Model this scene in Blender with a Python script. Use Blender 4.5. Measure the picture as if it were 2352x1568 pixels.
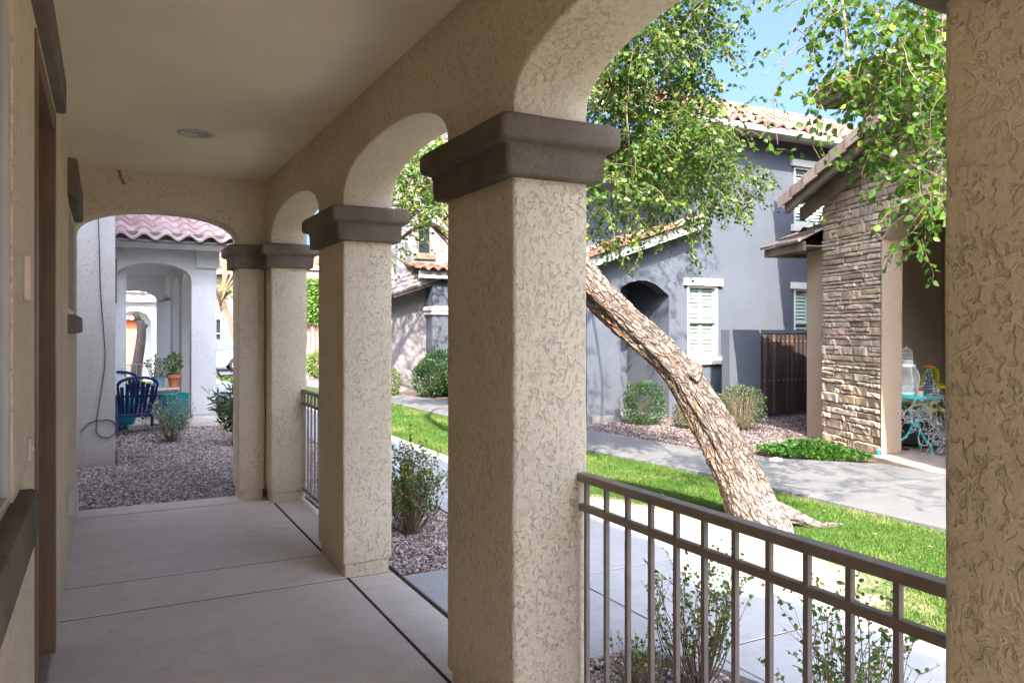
import bpy, bmesh, math, random
import numpy as np
from mathutils import Vector, Matrix, noise
R = math.radians
scene = bpy.context.scene
for o in list(bpy.data.objects): bpy.data.objects.remove(o)

# ------------------------------------------------------------ camera
YAW = math.atan(934.4/1775)
cam_d = bpy.data.cameras.new('camera'); cam = bpy.data.objects.new('camera', cam_d)
scene.collection.objects.link(cam); scene.camera = cam
cam_d.sensor_width = 36; cam_d.lens = 1775/2352*36; cam_d.shift_y = -27/2352
cam_d.clip_start = .05; cam_d.clip_end = 600
cam.location = (0, 0, 1.5); cam.rotation_euler = (R(90), 0, -YAW)
# ------------------------------------------------------------ light
SUN_EL, SUN_AZ = 42, 26        # the light travels 26 deg right of +Y
w = bpy.data.worlds.new('World'); scene.world = w; w.use_nodes = True
nt = w.node_tree; nt.nodes.clear()
sky = nt.nodes.new('ShaderNodeTexSky'); sky.sky_type = 'NISHITA'; sky.sun_disc = False
sky.sun_elevation = R(SUN_EL); sky.sun_rotation = R(180+SUN_AZ); sky.air_density = .38; sky.dust_density = 7; sky.ozone_density = 8.0
bg = nt.nodes.new('ShaderNodeBackground'); bg.inputs[1].default_value = .15
wo = nt.nodes.new('ShaderNodeOutputWorld')
nt.links.new(sky.outputs[0], bg.inputs[0]); nt.links.new(bg.outputs[0], wo.inputs[0])
sd = bpy.data.lights.new('sun', 'SUN'); sd.energy = 3.0; sd.angle = R(.5); sd.color = (1, .94, .84)
sun = bpy.data.objects.new('sun', sd); scene.collection.objects.link(sun)
dv = Vector((math.sin(R(SUN_AZ))*math.cos(R(SUN_EL)), math.cos(R(SUN_AZ))*math.cos(R(SUN_EL)), -math.sin(R(SUN_EL))))
sun.rotation_euler = dv.to_track_quat('-Z', 'Y').to_euler(); sun.location = (-5, -8, 12)
scene.view_settings.view_transform = 'Standard'; scene.view_settings.look = 'None'
scene.view_settings.gamma = 1; scene.view_settings.exposure = 2.72
scene.render.engine = 'CYCLES'
scene.cycles.max_bounces = 14; scene.cycles.diffuse_bounces = 12

# ------------------------------------------------------------ object helpers
def link(o): scene.collection.objects.link(o); return o
def tag(o, label=None, cat=None, group=None, kind=None):
    if label: o['label'] = label
    if cat: o['category'] = cat
    if group: o['group'] = group
    if kind: o['kind'] = kind
    return o
def thing(name, label, cat, loc=(0, 0, 0), rotz=0, group=None):
    o = link(bpy.data.objects.new(name, None)); o.location = loc; o.rotation_euler = (0, 0, rotz); o.empty_display_size = .1
    return tag(o, label, cat, group)

class MB:
    """collects verts / faces; world=True coordinates are shifted by the thing's location when linked"""
    def __init__(s): s.v = []; s.f = []; s.m = []; s.r = []; s.xf = None
    def add(s, vs, fs, mi=0, rnd=0.0):
        b = len(s.v)
        if s.xf is not None: vs = [s.xf @ Vector(q) for q in vs]
        s.v.extend([tuple(q) for q in vs]); s.f.extend([tuple(b+i for i in f) for f in fs])
        s.m.extend([mi]*len(fs)); s.r.extend([rnd]*len(fs)); return s
    def box(s, a, b, mi=0, rnd=0.0):
        x0, y0, z0 = a; x1, y1, z1 = b
        vs = [(x0,y0,z0),(x1,y0,z0),(x1,y1,z0),(x0,y1,z0),(x0,y0,z1),(x1,y0,z1),(x1,y1,z1),(x0,y1,z1)]
        return s.add(vs, [(0,3,2,1),(4,5,6,7),(0,1,5,4),(1,2,6,5),(2,3,7,6),(3,0,4,7)], mi, rnd)
    def cbox(s, a, b, c=.004, mi=0, rnd=0.0):
        """box with chamfered edges"""
        x0, y0, z0 = a; x1, y1, z1 = b
        bm = bmesh.new(); bmesh.ops.create_cube(bm, size=1)
        for v in bm.verts: v.co = Vector(((x0+x1)/2+v.co.x*(x1-x0), (y0+y1)/2+v.co.y*(y1-y0), (z0+z1)/2+v.co.z*(z1-z0)))
        bmesh.ops.bevel(bm, geom=list(bm.edges), offset=c, segments=2, affect='EDGES', profile=.5)
        return s.bm(bm, mi, rnd)
    def bm(s, bm, mi=0, rnd=0.0):
        bm.verts.index_update()
        s.add([tuple(v.co) for v in bm.verts], [tuple(v.index for v in f.verts) for f in bm.faces], mi, rnd); bm.free(); return s
    def prism(s, pts, frame, mi=0, bev=0, seg=2, rnd=0.0):
        """pts 2D (concave ok); frame(u,v,d) -> 3D for d = 0 and 1"""
        n = len(pts); bm = bmesh.new()
        A = [bm.verts.new(frame(u, v, 0)) for u, v in pts]; B = [bm.verts.new(frame(u, v, 1)) for u, v in pts]
        bm.faces.new(A); bm.faces.new(B[::-1])
        for i in range(n): bm.faces.new((A[i], B[i], B[(i+1) % n], A[(i+1) % n]))
        bmesh.ops.recalc_face_normals(bm, faces=bm.faces)
        if bev:
            es = [e for e in bm.edges if len(e.link_faces) == 2 and e.calc_face_angle(0) > R(28)]
            bmesh.ops.bevel(bm, geom=es, offset=bev, segments=seg, affect='EDGES', profile=.5, clamp_overlap=True)
        bmesh.ops.triangulate(bm, faces=[f for f in bm.faces if len(f.verts) > 4])
        return s.bm(bm, mi, rnd)
    def tube(s, pts, rad, n=8, mi=0, rnd=0.0, cap=True):
        pts = [Vector(p) for p in pts]; k = len(pts)
        if not hasattr(rad, '__len__'): rad = [rad]*k
        vs = []; up = Vector((0, 0, 1)); prev = None
        for i, p in enumerate(pts):
            d = (pts[min(i+1, k-1)]-pts[max(i-1, 0)]).normalized()
            if prev is None: a = d.cross(up if abs(d.z) < .9 else Vector((1, 0, 0))).normalized()
            else: a = (prev - d*prev.dot(d)).normalized()
            prev = a; b = d.cross(a)
            for j in range(n):
                t = 2*math.pi*j/n; vs.append(p + (a*math.cos(t)+b*math.sin(t))*rad[i])
        fs = [(i*n+j, i*n+(j+1) % n, (i+1)*n+(j+1) % n, (i+1)*n+j) for i in range(k-1) for j in range(n)]
        if cap: fs += [tuple(range(n))[::-1], tuple((k-1)*n+j for j in range(n))]
        return s.add(vs, fs, mi, rnd)
    def lathe(s, prof, c=(0, 0, 0), n=20, mi=0, rnd=0.0):
        vs = [(c[0]+r*math.cos(2*math.pi*j/n), c[1]+r*math.sin(2*math.pi*j/n), c[2]+z) for r, z in prof for j in range(n)]
        k = len(prof)
        fs = [(i*n+j, i*n+(j+1) % n, (i+1)*n+(j+1) % n, (i+1)*n+j) for i in range(k-1) for j in range(n)]
        fs += [tuple(range(n))[::-1], tuple((k-1)*n+j for j in range(n))]
        return s.add(vs, fs, mi, rnd)
    def rings(s, rings, mi=0):
        n = len(rings[0]); k = len(rings); vs = [q for r in rings for q in r]
        fs = [(i*n+j, i*n+(j+1) % n, (i+1)*n+(j+1) % n, (i+1)*n+j) for i in range(k-1) for j in range(n)]
        fs += [tuple(range(n))[::-1], tuple((k-1)*n+j for j in range(n))]
        return s.add(vs, fs, mi)
    def build(s, name, mats, parent=None, smooth=False, label=None, local=False):
        me = bpy.data.meshes.new(name)
        vs = s.v
        root = parent
        while root is not None and root.parent is not None: root = root.parent
        if root is not None and not local and s.xf is None:
            L = root.location; vs = [(a-L.x, b-L.y, c-L.z) for a, b, c in vs]
        me.from_pydata(vs, [], s.f); me.update()
        if not isinstance(mats, (list, tuple)): mats = [mats]
        for m in mats: me.materials.append(m)
        me.polygons.foreach_set('material_index', s.m)
        at = me.attributes.new('rnd', 'FLOAT', 'FACE'); at.data.foreach_set('value', s.r)
        if smooth: me.polygons.foreach_set('use_smooth', [True]*len(s.f))
        o = link(bpy.data.objects.new(name, me))
        if parent is not None: o.parent = parent
        if label: o['label'] = label
        if smooth and smooth != True: me.set_sharp_from_angle(angle=R(smooth))
        return o
def inst(name, tv, tf, M, P, rnd, mat, parent=None, smooth=False, offs=None):
    """many copies of a small template as one mesh (leaves, blades, stones)"""
    tv = np.asarray(tv, float); N = len(P); nv = len(tv)
    V = np.einsum('nij,vj->nvi', M, tv) + np.asarray(P)[:, None, :]
    if offs is not None: V = V - np.asarray(offs)
    lens = np.array([len(f) for f in tf]); flat = np.concatenate([np.array(f) for f in tf])
    nl = len(flat); nf = len(tf)
    me = bpy.data.meshes.new(name)
    me.vertices.add(N*nv); me.vertices.foreach_set('co', V.reshape(-1).astype(np.float32))
    me.loops.add(N*nl); idx = (flat[None, :] + (np.arange(N)*nv)[:, None]).reshape(-1); me.loops.foreach_set('vertex_index', idx.astype(np.int32))
    me.polygons.add(N*nf)
    st = np.concatenate([[0], np.cumsum(lens)[:-1]]); ls = (st[None, :] + (np.arange(N)*nl)[:, None]).reshape(-1)
    me.polygons.foreach_set('loop_start', ls.astype(np.int32)); me.polygons.foreach_set('loop_total', np.tile(lens, N).astype(np.int32))
    me.materials.append(mat)
    at = me.attributes.new('rnd', 'FLOAT', 'FACE'); at.data.foreach_set('value', np.repeat(rnd, nf).astype(np.float32))
    me.update(calc_edges=True); me.validate()
    if smooth: me.polygons.foreach_set('use_smooth', [True]*len(me.polygons))
    o = link(bpy.data.objects.new(name, me))
    if parent is not None: o.parent = parent
    return o
def copy_tree(o, parent=None, loc=None, rotz=None, label=None):
    c = o.copy(); link(c); c.parent = parent
    if loc is not None: c.location = loc
    if rotz is not None: c.rotation_euler = (0, 0, rotz)
    if label: c['label'] = label
    for ch in list(o.children): copy_tree(ch, c)
    return c

# ------------------------------------------------------------ materials
class NM:
    def __init__(s, name, rough=.8, spec=.3):
        s.m = bpy.data.materials.new(name); s.m.use_nodes = True; s.t = s.m.node_tree
        s.b = s.t.nodes['Principled BSDF']; s.b.inputs['Roughness'].default_value = rough; s.b.inputs['Specular IOR Level'].default_value = spec
        s.c = s.t.nodes.new('ShaderNodeTexCoord')
    def n(s, t, **k):
        x = s.t.nodes.new('ShaderNode'+t)
        for a, b in k.items():
            if a in x.inputs.keys(): x.inputs[a].default_value = b
            else: setattr(x, a, b)
        return x
    def l(s, a, b): s.t.links.new(a, b)
    def map(s, scale=(1, 1, 1), src='Object', rot=(0, 0, 0)):
        x = s.n('Mapping'); x.inputs['Scale'].default_value = scale; x.inputs['Rotation'].default_value = rot; s.l(s.c.outputs[src], x.inputs[0]); return x.outputs[0]
    def noise(s, scale, detail=3, vec=None, rough=.5, dist=0):
        x = s.n('TexNoise'); x.inputs['Scale'].default_value = scale; x.inputs['Detail'].default_value = detail
        x.inputs['Roughness'].default_value = rough; x.inputs['Distortion'].default_value = dist
        s.l(vec if vec is not None else s.c.outputs['Object'], x.inputs['Vector']); return x.outputs['Fac']
    def ramp(s, src, stops, interp='LINEAR'):
        x = s.n('ValToRGB'); x.color_ramp.interpolation = interp; e = x.color_ramp.elements
        while len(e) < len(stops): e.new(.5)
        for q, (p, c) in zip(e, stops):
            q.position = p; q.color = (*c, 1) if hasattr(c, '__len__') else (c, c, c, 1)
        s.l(src, x.inputs[0]); return x.outputs[0]
    def mix(s, f, a, b, mode='MIX'):
        x = s.n('MixRGB'); x.blend_type = mode
        for i, q in zip((0, 1, 2), (f, a, b)):
            if hasattr(q, 'is_linked'): s.l(q, x.inputs[i])
            elif hasattr(q, '__len__'): x.inputs[i].default_value = (*q, 1)
            else: x.inputs[i].default_value = q if i == 0 else (q, q, q, 1)
        return x.outputs[0]
    def math(s, op, a, b=0.0):
        x = s.n('Math'); x.operation = op
        for i, q in zip((0, 1), (a, b)):
            if hasattr(q, 'is_linked'): s.l(q, x.inputs[i])
            else: x.inputs[i].default_value = q
        return x.outputs[0]
    def attr(s, name='rnd'):
        x = s.n('Attribute'); x.attribute_name = name; return x.outputs['Fac']
    def bump(s, h, strength=.3, dist=.01, prev=None):
        x = s.n('Bump'); x.inputs['Strength'].default_value = strength; x.inputs['Distance'].default_value = dist
        s.l(h, x.inputs['Height'])
        if prev is not None: s.l(prev, x.inputs['Normal'])
        return x.outputs[0]
    def out(s, col=None, normal=None, rough=None):
        if col is not None:
            if hasattr(col, 'is_linked'): s.l(col, s.b.inputs['Base Color'])
            else: s.b.inputs['Base Color'].default_value = (*col, 1)
        if normal is not None: s.l(normal, s.b.inputs['Normal'])
        if rough is not None: s.l(rough, s.b.inputs['Roughness'])
        return s.m
def mul(c, k): return tuple(min(1, x*k) for x in c)

def stucco(name, col, worm=14, amt=1.0, fine=70, dirt=.25):
    """skip-trowel stucco: patches of short curved grooves over a fine sand grain"""
    m = NM(name, .92, .15)
    wv = m.noise(worm, 2.5, None, .6, 1.0)
    ridge = m.math('ABSOLUTE', m.math('SUBTRACT', wv, .5))
    lines = m.ramp(ridge, [(0, 1.0), (.012, .6), (.03, 0.0)])
    lines = m.mix(1, lines, m.ramp(m.noise(worm*.9, 2, m.map((1.3, .8, 1.1)), .5), [(.50, 0.0), (.58, 1.0)]), 'MULTIPLY')
    pits = m.ramp(m.noise(worm*3.9, 2.5, m.map((1, 1, .75)), .6, 1.0), [(.36, 1.0), (.46, 0.0)])
    patch = m.ramp(m.noise(worm*.30, 3, None, .6), [(.34, .38), (.60, 1.0)])
    gro = m.math('MAXIMUM', m.math('MULTIPLY', lines, .38), m.mix(1, pits, patch, 'MULTIPLY'))
    lump = m.noise(worm*1.4, 4, None, .6, .8); f = m.noise(fine*1.6, 3, None, .7)
    h = m.math('ADD', m.math('MULTIPLY', gro, -1.0), m.math('ADD', m.math('MULTIPLY', lump, 1.3), m.math('MULTIPLY', f, .45)))
    big = m.ramp(m.noise(.9, 4), [(.3, mul(col, .90)), (.7, mul(col, 1.06))])
    c = m.mix(m.math('MULTIPLY', gro, .46*amt), big, mul(col, .40))
    c = m.mix(m.ramp(f, [(.40, .28), (.6, 0.0)]), c, mul(col, .68))
    # soiling by height: splash dirt near the ground, a shape of its own broken by noise
    if dirt:
        sp = m.n('SeparateXYZ'); g = m.n('NewGeometry'); m.l(g.outputs['Position'], sp.inputs[0])
        dz = m.math('ADD', sp.outputs['Z'], m.math('MULTIPLY', m.noise(3, 4), .35))
        d = m.ramp(dz, [(.12, dirt), (.48, 0.0)])
        c = m.mix(d, c, (.30, .19, .115))
    return m.out(c, m.bump(h, .80*amt, .0055))
def plain(name, col, rough=.6, spec=.4, var=.12, scale=6, bump=.0, bs=60, metal=0):
    m = NM(name, rough, spec); m.b.inputs['Metallic'].default_value = metal
    c = m.ramp(m.noise(scale, 4), [(.3, mul(col, 1-var)), (.7, mul(col, 1+var))])
    return m.out(c, m.bump(m.noise(bs, 3), bump, .004) if bump else None)
def concrete(name, col, joint=None):
    m = NM(name, .75, .25)
    n1 = m.noise(.7, 5, None, .6); n2 = m.noise(9, 5, None, .65); n3 = m.noise(240, 2)
    st = m.noise(2.2, 3, m.map((1, 7, 1)), .6)
    c = m.ramp(n1, [(.3, mul(col, .88)), (.7, mul(col, 1.07))])
    c = m.mix(m.ramp(n2, [(.45, .0), (.75, .5)]), c, mul(col, .62))
    sw = m.noise(1.6, 6, m.map((.35, 2.4, 1)), .7); c = m.mix(m.ramp(sw, [(.48, 0.0), (.62, .35)]), c, mul(col, .74))
    c = m.mix(m.ramp(st, [(.5, 0.0), (.8, .3)]), c, mul(col, 1.18))
    spk = m.ramp(m.noise(30, 1), [(.73, 0.0), (.76, .7)]); c = m.mix(spk, c, mul(col, .45))
    c = m.mix(m.ramp(n3, [(.4, .25), (.6, 0.0)]), c, mul(col, .8))
    m.b.inputs['Roughness'].default_value = .62
    return m.out(c, m.bump(m.math('ADD', n3, n2), .18, .004))
def leafmat(name, dark, light, trans=.45, yellow=(.30, .30, .05), yf=.004):
    m = NM(name, .42, .45); r = m.attr()
    c = m.ramp(r, [(0, dark), (.6, mul(dark, 1.5)), (1-yf-.02, light), (1-yf, yellow)] )
    m.out(c)
    tr = m.n('BsdfTranslucent'); m.l(m.mix(1, c, (1.0, 1.25, .45), 'MULTIPLY'), tr.inputs[0])
    mx = m.n('MixShader'); mx.inputs[0].default_value = trans
    o = m.t.nodes['Material Output']; m.l(m.b.outputs[0], mx.inputs[1]); m.l(tr.outputs[0], mx.inputs[2]); m.l(mx.outputs[0], o.inputs[0])
    return m.m
def rndmat(name, stops, rough=.8, bump=.3, bs=40, spec=.3, nz=.25):
    m = NM(name, rough, spec); c = m.ramp(m.attr(), stops)
    c = m.mix(m.math('MULTIPLY', m.ramp(m.noise(bs*.4, 4), [(.4, 0.0), (.65, 1.0)]), nz), c, mul(stops[0][1], .6))
    return m.out(c, m.bump(m.noise(bs, 4), bump, .006))
def glass_mat(name, col=(.02, .025, .03), rough=.03):
    m = NM(name, rough, .9); m.b.inputs['Coat Weight'].default_value = 1; m.b.inputs['Coat Roughness'].default_value = .02
    return m.out(col)

M = {}
M['stucco'] = stucco('tan_stucco', (.76, .645, .455))
M['trim'] = NM('brown_trim', .85, .2)
def _trim():
    m = M['trim']; n = m.noise(2.2, 5, None, .65)
    c = m.ramp(n, [(.3, (.115, .090, .062)), (.55, (.20, .162, .115)), (.78, (.36, .30, .225))])
    c = m.mix(m.ramp(m.noise(130, 2), [(.45, .3), (.6, 0.0)]), c, (.055, .045, .034))
    return m.out(c, m.bump(m.math('ADD', m.noise(160, 3), m.noise(18, 3)), .35, .003))
M['trim'] = _trim()
M['ceiling'] = plain('ceiling_paint', (.80, .705, .51), .9, .1, .05, 2, .15, 200)
M['slab'] = concrete('slab_concrete', (.64, .555, .475))
M['walk'] = concrete('walk_concrete', (.155, .152, .146))
M['nearwalk'] = concrete('near_walk_concrete', (.40, .395, .38))
M['joint'] = plain('joint_filler', (.05, .038, .028), .95, .1, .3, 20)
M['rail'] = plain('rail_paint', (.25, .205, .165), .5, .4, .12, 25, .08, 120)
M['door'] = plain('door_paint', (.145, .075, .032), .45, .4, .15, 4)
M['doorframe'] = plain('door_frame_paint', (.17, .10, .048), .5, .4, .12, 4)
M['glass'] = glass_mat('window_glass')
M['vinyl'] = plain('vinyl_frame', (.52, .47, .38), .4, .4, .05)
M['cream'] = plain('cream_trim', (.50, .48, .43), .6, .3, .06, 4, .1, 90)
M['shutter'] = plain('shutter_slats', (.34, .44, .36), .5, .3, .05)
M['grey'] = stucco('grey_stucco', (.088, .096, .112), 16, .7, 60, .12)
M['greyd'] = stucco('dark_grey_stucco', (.15, .16, .175), 16, .7, 60, .1)
M['white_st'] = stucco('pale_stucco', (.76, .745, .72), 15, .8, 60, .28)
M['brown_st'] = stucco('brown_stucco', (.36, .27, .185), 16, .6, 60, .12)
M['lav'] = stucco('lavender_stucco', (.22, .20, .195), 16, .6, 60, .2)
M['pink'] = stucco('pink_stucco', (.30, .18, .15), 16, .4, 60, 0)
M['orange'] = plain('orange_wall', (.62, .20, .09), .9, .1, .08, 2, .2, 40)
M['beige'] = plain('beige_wall', (.68, .54, .42), .9, .1, .08, 2, .2, 40)
M['fascia'] = plain('fascia_paint', (.15, .135, .12), .6, .3, .1)
M['woodb'] = rndmat('stained_wood', [(0, (.030, .018, .012)), (.5, (.06, .032, .018)), (1, (.11, .06, .033))], .7, .4, 50)
M['tile'] = rndmat('clay_tile', [(0, (.15, .07, .05)), (.35, (.23, .115, .08)), (.7, (.29, .16, .115)), (1, (.34, .22, .175))], .85, .3, 30)
M['tileg'] = rndmat('grey_tile', [(0, (.17, .14, .13)), (.5, (.24, .19, .17)), (1, (.31, .25, .22))], .85, .3, 30)
M['tileb'] = rndmat('shake_tile', [(0, (.24, .17, .13)), (.5, (.34, .25, .19)), (1, (.44, .34, .26))], .85, .4, 30)
M['stone'] = rndmat('ledge_stone', [(0, (.25, .195, .14)), (.2, (.40, .30, .20)), (.45, (.49, .365, .24)), (.65, (.44, .375, .29)), (.82, (.55, .385, .28)), (1, (.60, .51, .38))], .88, .9, 22, .2, .45)
M['mortar'] = plain('mortar', (.12, .092, .068), .95, .1, .3, 20, .5, 60)
M['gravel'] = rndmat('gravel_stone', [(0, (.12, .08, .065)), (.25, (.21, .15, .125)), (.5, (.32, .245, .21)), (.75, (.42, .35, .31)), (.92, (.53, .47, .43)), (1, (.66, .62, .58))], .85, .2, 60)
M['gravel_dark'] = rndmat('dusky_gravel_stone', [(0, (.04, .026, .023)), (.25, (.075, .05, .044)), (.5, (.12, .085, .075)), (.75, (.17, .13, .118)), (.92, (.23, .19, .175)), (1, (.32, .29, .27))], .85, .2, 60)  # gravel palette darkened to stand in for shade by the grey house
M['dirt'] = plain('gravel_bed_soil', (.13, .09, .072), .95, .1, .3, 30, .6, 50)
M['grass'] = rndmat('grass_blade', [(0, (.020, .056, .005)), (.45, (.045, .108, .009)), (.75, (.088, .148, .017)), (1, (.22, .18, .075))], .6, 0, 5, .3, .1)
def worn(x, y): return max(0, 1-(((x-3.78)/.62)**2+((y-4.35)/1.75)**2))  # oval where the turf turns pale and sandy and the blades thin out
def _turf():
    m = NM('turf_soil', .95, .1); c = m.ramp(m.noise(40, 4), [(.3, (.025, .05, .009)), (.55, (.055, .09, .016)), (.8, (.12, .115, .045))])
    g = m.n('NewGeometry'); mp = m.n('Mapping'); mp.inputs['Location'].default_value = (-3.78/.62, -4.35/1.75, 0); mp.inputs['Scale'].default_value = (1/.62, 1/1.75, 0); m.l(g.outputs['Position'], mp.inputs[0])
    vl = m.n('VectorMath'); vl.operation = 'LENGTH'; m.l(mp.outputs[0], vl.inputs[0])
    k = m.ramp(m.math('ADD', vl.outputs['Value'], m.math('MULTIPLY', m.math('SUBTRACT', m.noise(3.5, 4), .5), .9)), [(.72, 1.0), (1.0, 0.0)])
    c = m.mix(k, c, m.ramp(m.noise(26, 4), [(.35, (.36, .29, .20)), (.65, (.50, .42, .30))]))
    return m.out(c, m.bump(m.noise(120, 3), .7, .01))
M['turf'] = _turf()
M['asphalt'] = plain('asphalt', (.07, .07, .075), .9, .2, .2, 8, .3, 80)
M['twig'] = plain('twig_bark', (.16, .11, .07), .9, .1, .3, 12)
M['leaf'] = leafmat('tree_leaf', (.040, .088, .009), (.135, .215, .024), .45, (.42, .40, .05), .008)
M['leaf2'] = leafmat('far_tree_leaf', (.075, .15, .02), (.26, .34, .05), .45)
M['tilep'] = rndmat('pale_clay_tile', [(0, (.42, .27, .24)), (.5, (.52, .36, .33)), (1, (.60, .46, .42))], .85, .3, 30)
M['box'] = leafmat('boxwood_leaf', (.022, .055, .014), (.065, .125, .03), .3)
M['drybox'] = leafmat('dusty_shrub_leaf', (.045, .06, .025), (.10, .12, .055), .3)
M['shrub'] = leafmat('shrub_leaf', (.075, .14, .025), (.20, .27, .06), .4, (.50, .36, .09), .10)
M['sage'] = leafmat('sage_leaf', (.22, .24, .18), (.42, .42, .33), .3)
M['oleander'] = leafmat('oleander_leaf', (.04, .10, .03), (.10, .19, .06), .3)
M['ground_cover'] = leafmat('ground_cover_leaf', (.035, .095, .014), (.10, .20, .035), .4)
def _bark():
    m = NM('tree_bark', .9, .15)
    bk = m.n('Attribute'); bk.attribute_name = 'bk'; mp = m.n('Mapping'); mp.inputs['Scale'].default_value = (32, 32, 8); m.l(bk.outputs['Vector'], mp.inputs[0])
    dn = m.n('TexNoise'); dn.inputs['Scale'].default_value = 14; dn.inputs['Detail'].default_value = 4; m.l(bk.outputs['Vector'], dn.inputs['Vector'])
    va = m.n('VectorMath'); va.operation = 'MULTIPLY_ADD'; va.inputs[1].default_value = (1.5, 1.5, 1.5); m.l(dn.outputs['Color'], va.inputs[0]); m.l(mp.outputs[0], va.inputs[2])
    vo = m.n('TexVoronoi'); vo.feature = 'DISTANCE_TO_EDGE'; vo.inputs['Scale'].default_value = 1; m.l(va.outputs[0], vo.inputs['Vector'])
    vc = m.n('TexVoronoi'); vc.inputs['Scale'].default_value = 1; m.l(va.outputs[0], vc.inputs['Vector'])
    fine = m.ramp(vo.outputs['Distance'], [(0, 1.0), (.05, .6), (.13, 0.0)])
    at = m.n('Attribute'); at.attribute_name = 'groove'
    n = m.noise(9, 5, m.map((1, 1, 1)), .65)
    plate = m.ramp(n, [(.28, (.085, .066, .052)), (.5, (.15, .122, .10)), (.75, (.225, .19, .162))])
    inner = m.ramp(m.noise(5, 3), [(.35, (.12, .055, .025)), (.65, (.30, .15, .06))])
    c = m.mix(m.ramp(at.outputs['Fac'], [(.25, 0.0), (.75, 1.0)]), plate, inner)
    f = m.ramp(at.outputs['Fac'], [(.86, 0.0), (1, .8)]); c = m.mix(f, c, (.05, .032, .02))
    tone = m.n('SeparateXYZ'); m.l(vc.outputs['Color'], tone.inputs[0]); c = m.mix(m.math('MULTIPLY', tone.outputs[0], .3), c, (.25, .21, .175))
    c = m.mix(m.math('MULTIPLY', fine, .42), c, (.06, .038, .022))
    g = m.n('NewGeometry'); sp = m.n('SeparateXYZ'); m.l(g.outputs['Position'], sp.inputs[0])
    pale = m.ramp(m.math('ADD', sp.outputs['Z'], m.math('MULTIPLY', m.noise(6, 4), .6)), [(.40, .6), (.75, 0.0)]); c = m.mix(m.math('MULTIPLY', pale, m.ramp(m.noise(18, 4), [(.35, 0.0), (.6, 1.0)])), c, (.27, .25, .23))
    h = m.math('ADD', m.math('MULTIPLY', fine, -2.2), m.math('ADD', m.noise(70, 4), m.math('MULTIPLY', tone.outputs[1], .8)))
    return m.out(c, m.bump(h, .9, .009))
M['bark'] = _bark()
M['blue'] = plain('navy_plastic', (.006, .022, .085), .4, .4, .1)
M['teal'] = plain('teal_glaze', (.005, .20, .20), .25, .5, .1)
M['tealm'] = plain('teal_metal', (.02, .38, .36), .4, .4, .1)
M['terra'] = plain('terracotta', (.50, .19, .09), .85, .2, .12)
M['bluepot'] = plain('blue_grey_pot', (.18, .33, .42), .5, .4, .1)
M['yellow'] = plain('yellow_plastic', (.55, .48, .015), .4, .4, .06)
M['white'] = plain('white_paint', (.78, .77, .72), .5, .4, .04)
M['black'] = plain('black_plastic', (.012, .013, .016), .35, .5, .1)
M['iron'] = plain('gate_iron', (.015, .018, .026), .45, .4, .1)
M['wire'] = plain('grey_wire', (.10, .10, .11), .6, .3, .1)
M['lightwire'] = plain('light_string_wire', (.42, .42, .40), .5, .4, .08)
M['pillow'] = plain('white_cushion', (.74, .73, .70), .9, .1, .05)
M['pblue'] = plain('blue_print', (.05, .33, .52), .8, .1, .05)
M['pred'] = plain('red_print', (.45, .04, .04), .8, .1, .05)
M['car'] = plain('pale_blue_car_paint', (.20, .25, .29), .22, .6, .03)
M['rubber'] = plain('tyre_rubber', (.02, .02, .022), .8, .2, .1)
M['alloy'] = plain('alloy_wheel', (.62, .64, .66), .3, .5, .05, metal=.6)
M['leddiff'] = plain('lamp_lens', (.55, .62, .66), .3, .4, .03)
M['orn'] = rndmat('bauble', [(0, (.02, .12, .12)), (.35, (.03, .22, .10)), (.6, (.45, .42, .36)), (.8, (.40, .03, .05)), (1, (.06, .20, .30))], .15, 0, 5, .8, 0)

# ============================================================ SETTING
def gz(y): return 0.0 if y < 15.5 else max(-.47, -(y-15.5)*.02)
def structure(o, label=None): o['kind'] = 'structure'; return o
def sheet(name, mat, pts, z, y_follow=False):
    """flat polygon sheet at height z (follows the gentle fall of the ground beyond 15 m)"""
    bm = bmesh.new(); f = bm.faces.new([bm.verts.new((x, y, 0)) for x, y in pts])
    for yy in (15.5, 20, 25, 30, 35, 39):
        bmesh.ops.bisect_plane(bm, geom=list(bm.verts)+list(bm.edges)+list(bm.faces), plane_co=(0, yy, 0), plane_no=(0, 1, 0))
    bmesh.ops.recalc_face_normals(bm, faces=bm.faces)
    for v in bm.verts: v.co.z = gz(v.co.y)+z
    for f in bm.faces:
        if f.normal.z < 0: f.normal_flip()
    me = bpy.data.meshes.new(name); bm.to_mesh(me); bm.free(); me.materials.append(mat)
    o = link(bpy.data.objects.new(name, me)); o['kind'] = 'structure'; return o
BIG = 260
sheet('ground', M['dirt'], [(-BIG, -BIG), (BIG, -BIG), (BIG, BIG), (-BIG, BIG)], -.03)
sheet('road', M['asphalt'], [(-60, 34), (80, 34), (80, 43.5), (-60, 43.5)], -.012)
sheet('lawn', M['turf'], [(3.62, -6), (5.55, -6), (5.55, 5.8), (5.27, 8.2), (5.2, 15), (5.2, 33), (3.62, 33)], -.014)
sheet('verge', M['turf'], [(-6, 24), (3.4, 24), (3.4, 33), (-6, 33)], -.018)
def slab(name, mat, pts, z0, z1, bev=.008):
    mb = MB(); mb.prism(pts, lambda u, v, d: (u, v, z0 if d == 0 else z1), bev=bev)
    o = mb.build(name, mat); o['kind'] = 'structure'; return o
g = .009
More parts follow.
